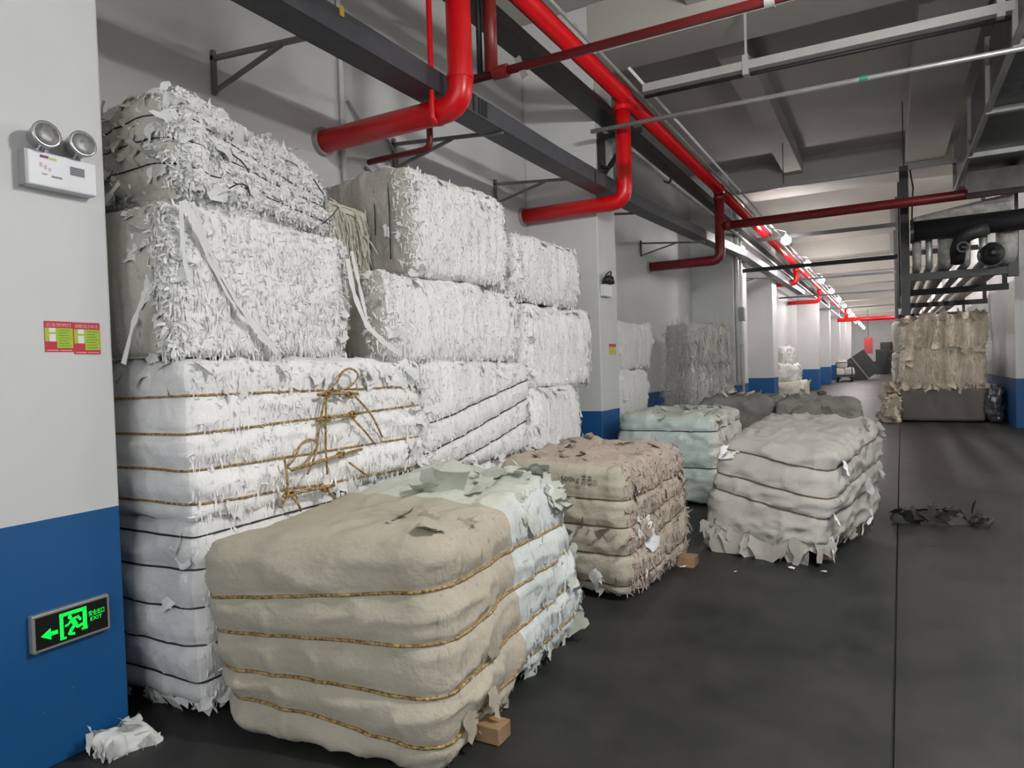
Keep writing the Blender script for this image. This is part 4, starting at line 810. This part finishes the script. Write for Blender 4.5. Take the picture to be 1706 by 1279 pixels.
b.flaps([(1, -1, 16, (-1, .7), (1, 1), -.3), (1, -1, 20, (-1, -1), (1, -.7), .9), (1, -1, 12, (-1, -.6), (-.4, 1), .6)], 'kraft_shred', (.08, .22), seed=3)
for k, (z0, z1, lab) in enumerate(((.05, .8, 'lower'), (.82, 1.6, 'middle'), (1.62, 2.42, 'upper'))):
    shred_bale('pale %s bale behind the tan pile on the aisle side' % lab, GG, (.12, 1.4, 20.2, 21.8, z0, z1), 54 + k, .06, None, 300, 'old_shred', L=(.06, .2), flaps=4, nl=700, extra=dict(low=.08))
b = Bale('plastic_sack', 'dark glossy plastic sack between the box and the right wall', None, *BX(1.88, 2.20, 18.0, 19.2, 0, .80, 58, .05), 58, cell=.04, r=.12, low=.12, ridge_x=0, ridge_y=0, crump=.04, crease=.04, bulge=0, cinch=0, topn=.05, cat='sack'); b.body('clear_wrap')
b = Bale('paper_heap', 'brown torn paper heap beside the cardboard box', None, [(-.22, 18.0, 0), (.22, 18.0, 0), (.2, 19, 0), (-.1, 19, 0)], [(-.05, 18.2, .62), (.22, 18.2, .7), (.2, 18.9, .75), (.0, 18.9, .7)], 59, cell=.03, r=.08, low=.14, ridge_x=.02, ridge_y=.02, crump=.05, bulge=0, cinch=0, topn=.05, cat='heap')
b.body('kraft_shred'); b.flaps([(1, -1, 26, (-1, -1), (1, 1), .5), (0, -1, 16, (-1, -1), (1, 1), .5), (2, 1, 10, (-1, -1), (1, 1), 0)], 'kraft_shred', (.1, .3))

# --- far things
for k, (y, z0, z1, lab) in enumerate(((24.2, .02, .75, 'lowest bagged white bale in the far bay'), (24.3, .76, 1.35, 'middle bagged white bale in the far bay'), (24.6, 1.36, 1.95, 'upper pale bale in the far bay'))):
    b = Bale('paper_bale', lab, 'bagged bales in the far bay', *BX(-3.55, -2.55 - .25 * k, y, y + 2.6, z0, z1, 61 + k, .05), 61 + k, cell=.06, **{**WRAP, 'crease': .05, 'low': .08}); b.body('white_wrap' if k else 'cream_strip')
    b.flaps([(0, 1, 8, (-1, -1), (1, 1), .5), (1, -1, 6, (-1, -1), (1, 1), .5)], 'cream_strip', (.1, .3))
e = empty('trolley', (-2.2, 48, 0), 'small far trolley loaded with grey white sacks', 'trolley')
box('deck', -2.95, -1.95, 47.4, 49.0, .28, .36, M['tray_steel'], e)
for x in (-2.85, -2.05):
    for y in (47.6, 48.8): mobj('wheel', *lathe((x, y, .14), (1, .001, 0), [(-.04, .14), (.04, .14)], 14), M['dark_steel'], e)
tube('push_handle', [(-2.9, 47.45, .36), (-2.9, 47.45, 1.2), (-2.0, 47.45, 1.2), (-2.0, 47.45, .36)], .03, M['tray_steel'], e, fil=.1)
for k, (x, z) in enumerate(((-2.7, .36), (-2.2, .36), (-2.6, .85))):
    b = Bale('sack', 'grey white sack on the far trolley, %s' % ('inner', 'outer', 'topmost')[k], 'sacks on the far trolley', *BX(x - .25, x + .28, 47.6, 48.8, z, z + .5, 70 + k, .04), 70 + k, cell=.08, r=.12, low=.08, ridge_x=0, ridge_y=0, crump=.04, bulge=0, cinch=0, topn=.03, cat='sack'); b.body('old_shred')
e = empty('leaning_panel', (-1.6, 52, 0), 'dark panel with pale edge leaning beyond the trolley', 'panel')
mobj('board', *barg((-1.2, 51.5, .06), (-2.2, 51.5, 1.5), 1.8, .1, (0, 1, 0)), M['machine_black'], e); mobj('edge_strip', *barg((-1.17, 50.58, .1), (-2.17, 50.58, 1.54), .06, .16, (0, 1, 0)), M['pale_steel'], e)
mobj('prop', *boxg(-2.1, -1.9, 51.2, 51.8, 0, 1.15), M['machine_black'], e)
e = empty('machine', (-.2, 66, 0), 'black machine cabinet blocking the far end of the aisle', 'machine')
box('cabinet', -.95, 1.0, 66, 68, 0, 2.1, M['machine_black'], e, .05); box('top_unit', -.6, .8, 66.3, 67.8, 2.1, 2.7, M['dark_steel'], e, .05); box('door', -.7, .2, 65.96, 66, .2, 1.9, M['dark_steel'], e)
e = empty('hanging_sign', (-1.35, 60, 2.3), 'red banner hanging near the far end', 'sign'); box('banner', -1.65, -1.05, 60, 60.05, 1.75, 3.0, M['sign_red'], e); tube('hanger', [(-1.35, 60.02, 3), (-1.35, 60.02, 5.6)], .015, M['dark_steel'], e)
